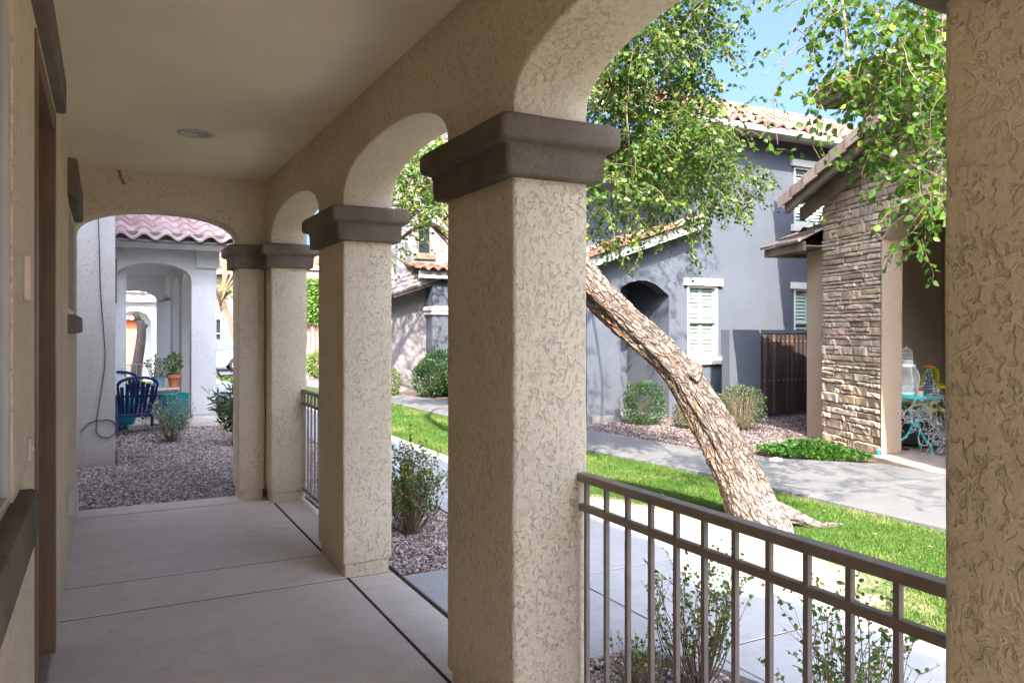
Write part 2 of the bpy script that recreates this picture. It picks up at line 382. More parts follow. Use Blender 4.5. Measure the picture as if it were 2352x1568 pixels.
# porch floor: panels with recessed joints between them
pf = MB()
def panel(x0, y0, x1, y1): pf.cbox((x0+g, y0+g, -.12), (x1-g, y1-g, 0), .003)
panel(-.30, -6.5, 1.30, 4.60); panel(-.30, 4.60, 1.30, 5.16); panel(-.30, 5.16, 1.30, 7.04); panel(-.30, 7.04, 1.30, 7.36)
panel(1.30, -6.5, 1.585, 4.60); panel(1.30, 4.60, 1.585, 7.36)
o = pf.build('porch_floor', M['slab']); o['kind'] = 'structure'
jb = MB(); jb.box((-.30, -6.5, -.11), (1.575, 7.345, -.003)); jb.box((1.586, -6.5, -.10), (1.606, 7.3, -.016)); o = jb.build('porch_floor_joint', M['joint']); o['kind'] = 'structure'
# near walk + entry path, broken by tooled joints
wk = MB()
ys = [-6, -4.56, -3.34, -2.12, -.9, .32, 1.54, 2.77, 4.0, 5.22, 6.44, 7.66, 8.88, 10.1, 11.3, 12.5, 14.0, 15.2, 33]
for a, b in zip(ys[:-1], ys[1:]):
    if b <= 15.3: wk.cbox((2.50+.005, a+.005, -.1), (3.62, b-.005, -.004), .006)
wk.cbox((1.61, 2.98, -.1), (2.495, 4.50, -.004), .006)
wk.prism([(2.16, 2.98), (2.495, 2.98), (2.495, 2.35), (2.42, 2.62), (2.32, 2.82)], lambda u, v, d: (u, v, -.1+.096*d))
o = wk.build('near_walkway', M['nearwalk']); o['kind'] = 'structure'
sheet('near_walkway_far_end', M['nearwalk'], [(2.5, 15.2), (3.62, 15.2), (3.62, 33.5), (2.5, 33.5)], -.008)
sheet('walkway_joint', M['joint'], [(2.502, -6), (3.60, -6), (3.60, 15.0), (2.502, 15.0)], -.008)
sheet('rear_patio', concrete('pale_patio_concrete', (.62, .57, .50)), [(-9, -30), (3.5, -30), (3.5, -6.55), (1.59, -6.55), (1.59, -6.51), (-9, -6.51)], -.012)  # pale ground added behind the camera to bounce sunlight into the porch
sheet('side_paving', M['nearwalk'], [(1.62, -6.4), (2.49, -6.4), (2.49, .15), (1.62, .15)], -.014)
# far walk with a raised edge
fw = MB()
def fwx(y):   # inner / outer edge
    xi = 5.55 if y < 5.8 else (5.55-.28*min(1, (y-5.8)/2.4)) if y < 8.2 else 5.27-.07*min(1, (y-8.2)/6)
    if y < 3.2: xo = 7.75
    elif y < 5.7: xo = 7.75-.15*(y-3.2)/2.5
    elif y < 7.5: xo = 7.60-1.08*(1-(1-(y-5.7)/1.8)**2)
    else: xo = 6.52-.22*min(1, (y-7.5)/2.5)
    return xi, xo
cuts = [-6, -3.7, -1.6, .5, 2.68, 4.86, 7.0, 9.1, 11.2, 13.3, 15.4]
for a, b in zip(cuts[:-1], cuts[1:]):
    yy = np.linspace(a+.004, b-.004, 9)
    pts = [(fwx(y)[0], y) for y in yy] + [(fwx(y)[1], y) for y in yy[::-1]]
    fw.prism(pts, lambda u, v, d: (u, v, -.08+.10*d), bev=.008)
o = fw.build('far_walkway', M['walk']); o['kind'] = 'structure'
sheet('far_walkway_end', M['walk'], [(5.2, 15.4), (6.3, 15.4), (6.3, 33.5), (5.2, 33.5)], -.004)
sheet('far_walkway_joint', M['joint'], [(5.58, -6), (7.5, -6), (7.5, 5.0), (6.45, 7.4), (6.28, 10), (6.28, 15.3), (5.3, 15.3), (5.3, 8.2), (5.58, 5.8)], .014)
sheet('street_kerb', M['walk'], [(-60, 33.3), (80, 33.3), (80, 34.0), (-60, 34.0)], .06)

# ============================================================ OUR HOUSE
WX = -.21      # face of the house wall
AX0, AX1 = 1.27, 1.58
house = thing('house', 'tan stucco house with an arched covered porch around the viewer', 'house', (0, 3.5, 0))
def wallgrid(mb, frame, u0, u1, v0, v1, ops, mi=0):
    """wall skin with rectangular openings; frame(u,v,d): d=0 face, d=1 back"""
    us = sorted({u0, u1, *[a for o in ops for a in (o[0], o[1])]}); vs = sorted({v0, v1, *[a for o in ops for a in (o[2], o[3])]})
    def inside(u, v): return any(o[0] < u < o[1] and o[2] < v < o[3] for o in ops)
    for i in range(len(us)-1):
        for j in range(len(vs)-1):
            a, b, c, d = us[i], us[i+1], vs[j], vs[j+1]
            if inside((a+b)/2, (c+d)/2): continue
            for k in (0, 1): mb.add([frame(a, c, k), frame(b, c, k), frame(b, d, k), frame(a, d, k)], [(0, 1, 2, 3)] if k == 0 else [(3, 2, 1, 0)], mi)
    for a, b, c, d in list(ops)+[(u0, u1, v0, v1)]:
        q = [(a, c), (b, c), (b, d), (a, d)]
        for k in range(4):
            p, r = q[k], q[(k+1) % 4]; mb.add([frame(*p, 0), frame(*r, 0), frame(*r, 1), frame(*p, 1)], [(0, 1, 2, 3)], mi)
mb = MB()
wallgrid(mb, lambda u, v, d: (WX-.2*d, u, v), -6.2, 7.46, -.02, 2.84, [(.7, 2.36, 1.03, 2.46), (3.04, 4.24, -.01, 2.52), (5.76, 6.92, 1.60, 2.36)])
wall = mb.build('wall', M['stucco'], house)
# arcade wall with arches
def ell(c, hw, spring, rise, n=22, p=2.15):
    out = []
    for i in range(n+1):
        t = math.pi*i/n; x = -math.cos(t); y = max(0, 1-abs(x)**p)**(1/p); out.append((c+hw*x, spring+rise*y))
    return out
piers = [(-2.02, -1.40), (.20, .83), (2.40, 3.0), (4.60, 5.22), (6.89, 7.46)]
prof = [(-2.02, 2.84), (-2.02, 2.15)]
for (a, b), (c, d) in zip(piers[:-1], piers[1:]):
    prof += [(b, 2.15)] + ell((b+c)/2, (c-b)/2, 2.30, .225) + [(c, 2.15)]
prof += [(7.46, 2.15), (7.46, 2.84)]
mb = MB(); mb.prism(prof, lambda u, v, d: (AX0+(AX1-AX0)*d, u, v), bev=.013, seg=3)
mb.build('arcade_wall', M['stucco'], house, smooth=35)
prof = [(WX-.1, 2.84), (WX-.1, 2.15), (WX-.001, 2.15)] + ell(.4125, .6225, 2.29, .215) + [(1.035, 2.15), (1.30, 2.15), (1.30, 2.84)]
mb = MB(); mb.prism(prof, lambda u, v, d: (u, 7.14+.317*d, v), bev=.013, seg=3)
mb.build('end_arch_wall', M['stucco'], house, smooth=35)
def rring(x0, x1, y0, y1, z, p, r=.02, k=4):
    out = []
    x0 -= p; y0 -= p; x1 += p; y1 += p
    for cx_, cy_, a0 in ((x1-r, y1-r, 0), (x0+r, y1-r, 90), (x0+r, y0+r, 180), (x1-r, y0+r, 270)):
        for i in range(k+1):
            a = R(a0+90*i/k); out.append((cx_+r*math.cos(a), cy_+r*math.sin(a), z))
    return out
CAPP = [(2.036, .022), (2.038, .040), (2.046, .048), (2.125, .052), (2.140, .056), (2.146, .066), (2.150, .080), (2.158, .089), (2.170, .093), (2.218, .093), (2.232, .088), (2.241, .076), (2.244, .055)]
def wob(rs, amp, sc, seed):
    out = []
    for r in rs:
        q = []
        for v in r:
            n = noise.noise_vector(Vector(v)*sc+Vector((seed, 0, 0))); q.append((v[0]+n.x*amp, v[1]+n.y*amp, v[2]+n.z*amp*.6))
        out.append(q)
    return out
def dense_ring(x0, x1, y0, y1, z, p, r, st=.03):
    base = rring(x0, x1, y0, y1, z, p, r); out = []
    L = len(base); nmap = []
    for i in range(L):
        a = Vector(base[i]); b = Vector(base[(i+1) % L]); out.append(tuple(a))
        # the long straights get fixed numbers of cuts so that all rings match
        if i % 5 == 4:
            k = 7
            for j in range(1, k): out.append(tuple(a.lerp(b, j/k)))
    return out
def column(x0, x1, y0, y1, dz=0):
    mb = MB(); zs = [.078, .082, .092, .12]+[.12+(2.06-.12)*i/26 for i in range(1, 27)]
    rs = [dense_ring(x0, x1, y0, y1, z, -.012 if i == 0 else (-.004 if i == 1 else 0), .016) for i, z in enumerate(zs)]
    mb.rings(wob(rs, .0035, 5, y0)); c = mb.build('column', M['stucco'], house, smooth=40)
    pb = MB(); pb.rings([rring(x0, x1, y0, y1, z, -.016, .01) for z in (-.01, .079)]); pb.build('plinth', M['stucco'], c, smooth=40)
    cb = MB(); cb.rings(wob([dense_ring(x0, x1, y0, y1, z+dz, p, .022) for z, p in CAPP], .003, 6, y0+3)); cb.build('capital', M['trim'], c, smooth=50)
for a, b in piers: column(AX0, AX1, a, b, .03 if b == .83 else 0)
column(1.035, 1.262, 7.135, 7.462, .002)
# ceiling
mb = MB(); wallgrid(mb, lambda u, v, d: (u, v, 2.82+.018*d), WX-.1, AX0+.05, -2.02, 7.2, [(.54-.079, .54+.079, 5.59-.079, 5.59+.079)]); mb.build('ceiling', M['ceiling'], house)
# storey above and roof over the porch (they shade it)
mb = MB()
mb.box((AX0-.01, -2.05, 2.846), (1.60, 7.5, 2.95)); mb.box((-.3, -2.05, 2.846), (AX0-.012, 7.45, 2.95))
mb.add([(1.63, -2.1, 2.952), (1.63, 7.52, 2.952), (-.2, 7.52, 3.55), (-.2, -2.1, 3.55)], [(0, 1, 2, 3)])
mb.add([(-.2, 7.50, 2.952), (1.6, 7.50, 2.952), (-.2, 7.50, 3.54)], [(0, 1, 2)])
mb.build('porch_roof', M['tile'], house)
mb = MB()
mb.prism([(-.21, 7.46), (-.19, -3.2), (-.33, -3.42), (-.60, -3.52), (-.74, -4.02), (-.26, -4.32), (-.23, -6.2), (-9, -6.2), (-9, 7.46)], lambda u, v, d: (u, v, 3.1 + 4.4*d))  # edge notched so that a sunlit patch falls on the near walk
mb.box((-9, -6.2, -.02), (-.42, 7.44, 3.099)); mb.build('upper_storey', M['stucco'], house)
# trim bands
def band(name, y0, y1, z0, z1, p, x0=WX, parent=house):
    mb = MB(); mb.cbox((x0-.02, y0, z0), (x0+p, y1, z1), .016); return mb.build(name, M['trim'], parent, smooth=40)
# near window
def porch_window(y0, y1, z0, z1):
    f = MB(); X0 = WX-.006
    t = .045
    for a, b, c, d in ((y0, y1, z0, z0+t), (y0, y1, z1-t, z1), (y0, y0+t, z0+t, z1-t), (y1-t, y1, z0+t, z1-t), ((y0+y1)/2-.02, (y0+y1)/2+.02, z0+t, z1-t)):
        f.cbox((X0-.05, a, c), (X0, b, d), .004)
    win = f.build('window', M['vinyl'], house)
    p = MB(); p.box((X0-.018, y0+.02, z0+.02), (X0-.012, y1-.02, z1-.02)); p.build('pane', M['glass'], win)
    bk = MB(); bk.box((X0-.3, y0-.02, z0-.02), (X0-.29, y1+.02, z1+.02)); bk.build('curtain', M['vinyl'], win)
    return win
wn = porch_window(.7, 2.36, 1.03, 2.46); band('sill', .55, 2.56, .915, 1.055, .045, parent=wn); band('header', .55, 2.5, 2.44, 2.62, .05, parent=wn)
wn = porch_window(5.76, 6.92, 1.60, 2.36); band('sill', 5.62, 7.02, 1.475, 1.598, .052, parent=wn); band('header', 5.60, 7.02, 2.345, 2.585, .055, parent=wn)
# door
mb = MB(); mb.cbox((WX-.115, 3.14, .015), (WX-.07, 4.15, 2.43), .004)
for z0, z1 in ((.25, .95), (1.1, 2.2)):
    for y0, y1 in ((3.26, 3.60), (3.69, 4.03)): mb.cbox((WX-.085, y0, z0), (WX-.062, y1, z1), .008)
door = mb.build('door', M['door'], house)
mb = MB(); mb.lathe([(.006, 0), (.028, .004), (.03, .02), (.02, .03), (.012, .045)], n=16)
h = MB(); h.tube([(WX-.07, 3.22, 1.02), (WX-.03, 3.22, 1.02), (WX-.02, 3.25, 1.02), (WX-.02, 3.33, 1.02)], .011, 10); h.tube([(WX-.069, 3.22, 1.02), (WX-.06, 3.22, 1.02)], .03, 16); h.build('handle', M['alloy'], door)
mb = MB()
mb.cbox((WX-.13, 4.15, 0.004), (WX+.006, 4.235, 2.515), .004); mb.cbox((WX-.13, 3.045, 0.004), (WX+.006, 3.14, 2.515), .004); mb.cbox((WX-.13, 3.14, 2.43), (WX+.004, 4.15, 2.512), .004)
mb.cbox((WX-.07, 4.125, .02), (WX-.045, 4.149, 2.43), .003)
mb.build('door_frame', M['doorframe'], door)
mb = MB(); mb.cbox((WX-.12, 3.14, .001), (WX-.004, 4.14, .018), .004); mb.build('threshold', M['rail'], door)
band('door_header', 2.90, 4.37, 2.55, 2.72, .042)
# small wall fittings
def fit(name, label, cat, y0, y1, z0, z1, d, mat, extra=None):
    t = thing(name, label, cat, (WX, (y0+y1)/2, (z0+z1)/2))
    mb = MB(); mb.cbox((WX, y0, z0), (WX+d, y1, z1), .004); o = mb.build('plate' if name != 'outlet_box' else 'box', mat, t); return t, o
t, o = fit('house_plaque', 'small tan clay plaque on the wall beside the door', 'plaque', 2.64, 2.73, 1.585, 1.715, .018, M['beige'])
t, o = fit('doorbell', 'small brass doorbell on the wall between the near window and the door', 'doorbell', 2.76, 2.80, 1.10, 1.17, .012, M['vinyl'])
mb = MB(); mb.tube([(WX+.012, 2.78, 1.135), (WX+.017, 2.78, 1.135)], .009, 12); mb.build('button', M['leddiff'], o)
t, o = fit('outlet_box', 'cream weatherproof outlet box low on the wall beyond the door', 'outlet', 5.6, 5.72, .33, .49, .045, M['vinyl'])
mb = MB(); mb.cbox((WX+.045, 5.605, .34), (WX+.058, 5.715, .482), .004); mb.build('cover', M['vinyl'], o)
# recessed ceiling light
cl = thing('ceiling_light', 'round recessed light in the porch ceiling', 'ceiling light', (.54, 5.59, 2.82))
mb = MB(); n = 32; vs = []
for r, z in ((.118, -.001), (.116, -.008), (.092, -.009), (.086, -.003), (.076, .02)): vs += [(.54+r*math.cos(2*math.pi*j/n), 5.59+r*math.sin(2*math.pi*j/n), 2.82+z) for j in range(n)]
mb.add(vs, [(i*n+j, i*n+(j+1) % n, (i+1)*n+(j+1) % n, (i+1)*n+j) for i in range(4) for j in range(n)])
mb.build('trim_ring', M['vinyl'], cl, smooth=True)
mb = MB(); mb.tube([(.54, 5.59, 2.8415), (.54, 5.59, 2.8435)], .079, 28); mb.build('lens', M['leddiff'], cl)
mb = MB(); mb.prism([(.085, 2.818), (.115, 2.815), (.125, 2.76), (.155, 2.70), (.12, 2.695), (.10, 2.76)], lambda u, v, d: (u, 7.1385-.001*d, v)); mb.build('rust_stain', plain('rust', (.36, .20, .09), .9, .1, .3, 30), house)
# railings
def railing(label, y0, y1, n, x=1.552, posts=True):
    t = thing('railing', label, 'railing', (x, y0, 0), group='porch railings')
    mb = MB(); mb.cbox((x-.021, y0, .945), (x+.021, y1, .976), .004); mb.build('top_rail', M['rail'], t)
    mb = MB(); mb.cbox((x-.013, y0, .838), (x+.013, y1, .864), .003); mb.build('middle_rail', M['rail'], t)
    mb = MB(); mb.cbox((x-.013, y0, .085), (x+.013, y1, .111), .003); mb.build('bottom_rail', M['rail'], t)
    st = (y1-y0-.07)/n
    for i in range(n+1):
        y = y0+.035+st*i; mb = MB()
        for z0, z1 in ((.111, .838), (.864, .945)): mb.box((x-.0078, y-.0078, z0), (x+.0078, y+.0078, z1))
        mb.build('baluster', M['rail'], t)
railing('brown metal railing between the two nearest columns', .83, 2.398, 12)
railing('brown metal railing in the farthest arch, seen between two columns', 5.222, 6.888, 13)

# ============================================================ ROOF TILES
def tile_roof(mb, O, U, V, width, length, tw=.28, course=.36, amp=.038, mi=0, flat=False, seed=1, thick=.03, mask=None):
    """O lower-left corner, U unit vector along the eave, V unit vector up the slope. S tiles (or flat ones), one rnd value per tile"""
    O, U, V = Vector(O), Vector(U).normalized(), Vector(V).normalized(); N = U.cross(V).normalized()
    if N.z < 0: N = -N
    rg = random.Random(seed); nc = max(1, int(round(length/course))); course = length/nc; nt_ = max(1, int(round(width/tw))); tw = width/nt_
    for i in range(nc):
        off = (.5 if (flat and i % 2) else 0)
        for j in range(-1 if off else 0, nt_):
            r = rg.random(); u0 = (j+off)*tw; u1 = u0+tw; u0 = max(0, u0); u1 = min(width, u1)
            if u1-u0 < .02: continue
            if mask and not mask((u0+u1)/2, (i+.5)*course): continue
            v0 = i*course-.03+rg.uniform(-.004, .004); v1 = (i+1)*course+.01; lift = .034+rg.uniform(-.003, .004)
            k = 1 if flat else 10; rows = []
            for v, h in ((v0, lift-thick), (v0, lift), (v1, 0.0)):
                row = []
                for q in range(k+1):
                    a = q/k; uu = u0+(u1-u0)*a
                    if flat: uu = u0+.004+(u1-u0-.008)*a
                    z = 0 if flat else amp*math.sin(2*math.pi*a-.6)
                    row.append(O+U*uu+V*v+N*(h+z+.012))
                rows.append(row)
            vs = [p for row in rows for p in row]; w_ = k+1
            fs = [(a*w_+q, a*w_+q+1, (a+1)*w_+q+1, (a+1)*w_+q) for a in range(2) for q in range(k)]
            if flat: fs += [(0, w_, 2*w_), (1, w_+1, 2*w_+1)]
            mb.add(vs, fs, mi, r)
def rake_tiles(mb, A, B, side, up=(0, 0, 1), n=8, seed=3, r0=.085):
    """row of barrel trim tiles up a gable edge from A to B"""
    rg = random.Random(seed); A, B = Vector(A), Vector(B); D = (B-A)/n
    for i in range(n):
        p, q = A+D*i-D*.08, A+D*(i+1); k = 10; vs = []; d = D.normalized(); s_ = Vector(side).normalized(); nn = d.cross(s_).normalized()
        if nn.z < 0: nn = -nn
        for P_, rr in ((p, r0*1.08), (q, r0*.9)):
            for j in range(k+1):
                a = math.pi*j/k; vs.append(P_+s_*rr*math.cos(a)+nn*rr*math.sin(a))
        for j in range(k+1):
            a = math.pi*j/k; vs.append(p+s_*(r0*1.08-.016)*math.cos(a)+nn*(r0*1.08-.016)*math.sin(a))
        w_ = k+1
        mb.add(vs, [(j, j+1, w_+j+1, w_+j) for j in range(k)]+[(2*w_+j, 2*w_+j+1, j+1, j) for j in range(k)], 0, rg.random())

# ============================================================ HOUSE WINDOWS
def shutter_window(parent, frame, u0, u1, v0, v1, mf=None, slats=12, cas=.035, header=True, sill=True, mull=True, louv=True, ext=.09, flush=False):
    if flush:
        frame0 = frame; frame = lambda u, v, d: frame0(u, v, d*.15+.022 if d < .03 else d)
    """frame(u,v,d): point on the wall, d metres out of it"""
    mf = mf or M['cream']
    def bx(mb, a, b, c, d, e, f):
        P = [frame(a, c, e), frame(b, c, e), frame(b, d, e), frame(a, d, e), frame(a, c, f), frame(b, c, f), frame(b, d, f), frame(a, d, f)]
        mb.add(P, [(0, 3, 2, 1), (4, 5, 6, 7), (0, 1, 5, 4), (1, 2, 6, 5), (2, 3, 7, 6), (3, 0, 4, 7)])
    mb = MB(); t = cas; m_ = (v0+v1)/2-.0
    bx(mb, u0, u1, v0, v0+t, -.05, .012); bx(mb, u0, u1, v1-t, v1, -.05, .012)
    bx(mb, u0, u0+t, v0+t, v1-t, -.05, .012); bx(mb, u1-t, u1, v0+t, v1-t, -.05, .012)
    if mull: bx(mb, u0+t, u1-t, m_-.02, m_+.02, -.05, .006)
    win = mb.build('window', mf, parent)
    if louv:
        mb = MB(); uc = (u0+u1)/2
        for a, b in ((u0+t, uc-.006), (uc+.006, u1-t)):
            bx(mb, a, a+.035, v0+t, v1-t, -.075, -.055); bx(mb, b-.035, b, v0+t, v1-t, -.075, -.055)
            n = int((v1-v0)/.068)
            for i in range(n):
                z = v0+t+(v1-v0-2*t)*(i+.5)/n
                P = [frame(a+.035, z-.026, -.062), frame(b-.035, z-.026, -.062), frame(b-.035, z+.022, -.088), frame(a+.035, z+.022, -.088)]
                mb.add(P+[(Vector(p)+Vector((0, 0, .006))) for p in P], [(0, 1, 2, 3), (7, 6, 5, 4), (0, 4, 5, 1), (3, 2, 6, 7)])
        bx(mb, uc-.004, uc+.004, v0+t, v1-t, -.055, -.05)
        mb.build('shutter', M['shutter'], win)
    mb = MB(); bx(mb, u0+t, u1-t, v0+t, v1-t, -.13, -.128); mb.build('pane', M['glass'], win)
    if header:
        mb = MB(); bx(mb, u0-ext, u1+ext, v1+.005, v1+.13, -.01, .06); mb.build('header', mf, win)
    if sill:
        mb = MB(); bx(mb, u0-ext*.9, u1+ext, v0-.13, v0-.005, -.01, .06); mb.build('sill', mf, win)
    return win

# ============================================================ GREY HOUSE ACROSS THE WALK
gh = thing('house', 'dark grey two storey stucco house with shuttered windows behind the leaning tree', 'house', (10.5, 12, 0))
GY = 10.5
mb = MB(); fr = lambda u, v, d: (u, GY+.25*d, v)
# front wall polygon pieces: porch part with arch, gable part, tall part
ops = [(8.98, 9.67, 1.02, 2.27), (11.58, 12.5, 3.5, 4.6), (11.58, 12.4, 1.0, 2.27)]
wallgrid(mb, fr, 8.60, 16.5, -.05, 2.62, [o for o in ops if o[3] < 3])
wallgrid(mb, fr, 9.16, 16.5, 2.62, 5.05, [ops[1]])
arch = [(7.56, -.05), (6.9, -.05), (6.9, 2.54), (9.16, 3.29), (9.16, 2.62), (8.60, 2.62), (8.60, -.05), (8.58, -.05), (8.58, 2.08), (8.50, 2.14), (8.30, 2.27), (8.1, 2.33), (7.95, 2.33), (7.75, 2.29), (7.56, 2.2)]
mb.prism(arch, fr)
# recess behind the arch
mb.box((6.98, 11.72, -.05), (8.9, 11.8, 2.6)); mb.box((8.582, GY+.252, -.05), (8.66, 11.72, 2.6)); mb.box((6.90, GY+.252, -.05), (6.96, 11.8, 2.5)); mb.box((6.98, GY+.252, 2.45), (8.58, 11.72, 2.52))
# upper wall set back on the left, flank and rear
mb.box((6.6, 11.82, 2.4), (9.155, 12.1, 5.05)); mb.box((16.4, 10.76, -.05), (16.6, 14.8, 5.05)); mb.box((6.5, 12.12, -.05), (6.7, 14.8, 5.05)); mb.box((9.17, 10.76, 2.6), (9.3, 12.1, 5.05)); mb.box((6.71, 14.6, -.05), (16.39, 14.8, 5.05))
mb.build('wall', M['grey'], gh)
frg = lambda u, v, d: (u, GY-d, v)
shutter_window(gh, frg, 8.98, 9.67, 1.02, 2.27); shutter_window(gh, frg, 11.58, 12.5, 3.5, 4.6); shutter_window(gh, frg, 11.58, 12.4, 1.0, 2.27)
shutter_window(gh, lambda u, v, d: (u, 11.72-d, v), 7.0, 7.62, 1.0, 2.2, flush=True)
mb = MB()
mb.prism([(7.0, 5.02), (6.4, 4.95), (6.4, 5.12), (9, 5.12), (16.9, 5.12), (16.9, 4.95), (16.4, 5.02)], lambda u, v, d: (u, 10.06+.03*d, v))
mb.box((6.4, 9.98, 5.0), (16.9, 10.058, 5.10)); mb.box((6.4, 10.092, 5.04), (16.9, 10.49, 5.06))
mb.build('gutter', M['cream'], gh)
mb = MB(); tile_roof(mb, (6.3, 10.0, 5.10), (1, 0, 0), (0, 1, .45), 10.8, 4.8, tw=.27, course=.37, amp=.04, seed=5)
mb.build('roof', M['tile'], gh, smooth=30)
mb = MB()   # lower gable wing roof, falling to the left
U = Vector((0, 1, 0)); V = Vector((2.35, 0, .775)).normalized()
tile_roof(mb, (6.55, 10.22, 2.545), (0, 1, 0), V, 1.9, 2.62, tw=.27, course=.36, amp=.04, seed=8)
rake_tiles(mb, (6.6, 10.2, 2.60), (9.05, 10.2, 3.42), (0, 1, 0), n=8, seed=4, r0=.09)
mb.build('wing_roof', M['tile'], gh, smooth=30)
mb = MB(); mb.prism([(6.55, 2.40), (6.55, 2.55), (9.15, 3.41), (9.15, 3.26)], lambda u, v, d: (u, 10.20+.04*d, v)); mb.prism([(6.6, 2.44), (6.6, 2.50), (9.15, 3.34), (9.15, 3.29)], lambda u, v, d: (u, 10.241+.255*d, v)); mb.build('fascia', M['cream'], gh)
mb = MB(); mb.box((6.95, 10.42, -.02), (7.52, 10.9, .10)); mb.box((7.54, 10.6, -.02), (8.6, 11.7, .03)); mb.build('porch_step', M['walk'], gh)

# yard wall and wooden gate beside the grey house
yw = thing('yard_wall', 'low grey stucco yard wall between the grey house and the wooden gate', 'wall', (9.6, 9.85, 0))
mb = MB(); mb.box((9.22, 9.72, -.03), (9.93, 9.90, 1.5)); mb.box((9.75, 9.902, -.03), (9.928, 10.495, 1.497)); mb.build('wall', M['grey'], yw)
gt = thing('gate', 'brown slatted wooden gate in a black metal frame', 'gate', (10.6, 9.8, 0))
mb = MB()
for a, b, c, d in ((9.97, 10.03, 0, 1.5), (11.35, 11.41, 0, 1.5), (10.03, 11.35, 1.44, 1.497), (10.03, 11.35, .02, .07)): mb.box((a, 9.76, c), (b, 9.82, d))
gf = mb.build('frame', M['iron'], gt)
for i in range(12):
    x = 10.035+i*.110; mb = MB(); mb.box((x+.006, 9.785, .072), (x+.088, 9.81, 1.438), rnd=random.Random(i).random()); mb.build('slat', M['woodb'], gt)
    mb = MB(); mb.box((x+.0905, 9.765, .072), (x+.108, 9.784, 1.438)); mb.build('bar', M['iron'], gt)
for i in range(12):
    for z in (1.3, .62): mb = MB(); mb.tube([(10.08+i*.11, 9.784, z), (10.08+i*.11, 9.779, z)], .007, 8); mb.build('screw', M['alloy'], gt)

# ============================================================ BROWN STONE HOUSE
P0 = Vector((8.23, 6.16, 0)); BA = Vector((.335, .94, 0)).normalized(); BN = Vector((BA.y, -BA.x, 0))
def bf(s, w_, z): return P0+BA*s+BN*w_+Vector((0, 0, z))
bh = thing('house', 'brown two storey house with a stacked stone porch gable', 'house', (8.23, 6.16, 0))
def rakez(s): return 3.36+.275*(1.49-s) if s > -2.2 else 3.36+.275*(1.49+2.2)-.275*(-2.2-s)
def archz(s):
    if s > -.02 or s < -2.78: return None
    x = abs(s+1.4)/1.38; return 2.50+.42*max(0, 1-x**2.1)**(1/2.1)
mb = MB()
pts = [(1.26, -.06), (1.26, rakez(1.26)-.05), (-2.2, rakez(-2.2)-.05), (-5.2, rakez(-5.2)-.05), (-5.2, -.06), (-2.8, -.06), (-2.8, 2.5)]
pts += [(s, archz(s)) for s in np.linspace(-2.75, -.04, 17)] + [(-.02, 2.5), (-.02, -.06)]
mb.prism(pts, lambda u, v, d: bf(u, .03+.23*d, v)); mb.build('gable_wall', M['mortar'], bh)
# the stucco lining of the opening
mb = MB()
mb.prism([(-.022, .02), (-.022, 2.50), (-.06, 2.62), (-.022-.04, 2.6), (-.035, .02)], lambda u, v, d: bf(u, .00+.262*d, v))
sp = [(-.023, .03)]+[(-.023, 2.48)]+[(s, archz(s)) for s in np.linspace(-.045, -2.755, 19)]+[(-2.797, 2.48), (-2.797, .03)]
inn = []
for s, z in sp:
    cx_, cz_ = -1.41, 1.6; inn.append((s+(.014 if s < cx_ else -.014), z-.014 if z > 2.5 else z))
for i in range(len(sp)-1):
    a, b, c, d = sp[i], sp[i+1], inn[i+1], inn[i]
    vs = [bf(*q) for q in [(a[0], .0, a[1]), (b[0], .0, b[1]), (c[0], .0, c[1]), (d[0], .0, d[1]), (a[0], .262, a[1]), (b[0], .262, b[1]), (c[0], .262, c[1]), (d[0], .262, d[1])]]
    mb.add(vs, [(0, 1, 2, 3), (7, 6, 5, 4), (2, 6, 7, 3), (0, 4, 5, 1)])
mb.build('arch_lining', M['brown_st'], bh)
# stacked ledge stones, laid course by course
mb = MB(); rg = random.Random(11); z = -.02
def stone(s0, s1, z0, z1):
    r = rg.random(); dep = rg.uniform(.012, .036); c = min(.012, (z1-z0)*.22); k = 4; J = lambda a: rg.uniform(-a, a)
    tilt = J(.010); rows = []
    out = [(s0+c, z0), ] ; ring = []
    top = []; bot = []
    for i in range(k+1):
        t = i/k; s = s0+(s1-s0)*t
        bot.append((s, z0+J(.004)+tilt*(t-.5)*.5)); top.append((s, z1+J(.004)+tilt*(t-.5)*.5))
    ring = bot+top[::-1]; cs = (s0+s1)/2; cz_ = (z0+z1)/2
    inner = [(s+(c if s < cs-1e-6 else -c if s > cs+1e-6 else 0)*(1.0 if i in (0, k, k+1, 2*k+1) else 0), z+(c if z < cz_ else -c)) for i, (s, z) in enumerate(ring)]
    deps = [dep+J(.006) for _ in ring]
    vs = [bf(s, .031, z) for s, z in ring]+[bf(s, .03-d*.72, z) for (s, z), d in zip(ring, deps)]+[bf(s, .03-d*1.15, z) for (s, z), d in zip(inner, deps)]
    n = len(ring); fs = [(i, (i+1) % n, n+(i+1) % n, n+i) for i in range(n)]+[(n+i, n+(i+1) % n, 2*n+(i+1) % n, 2*n+i) for i in range(n)]
    # front face as quads across
    for i in range(k): fs.append((2*n+i, 2*n+i+1, 2*n+n-2-i, 2*n+n-1-i))
    mb.add(vs, fs, 0, r)
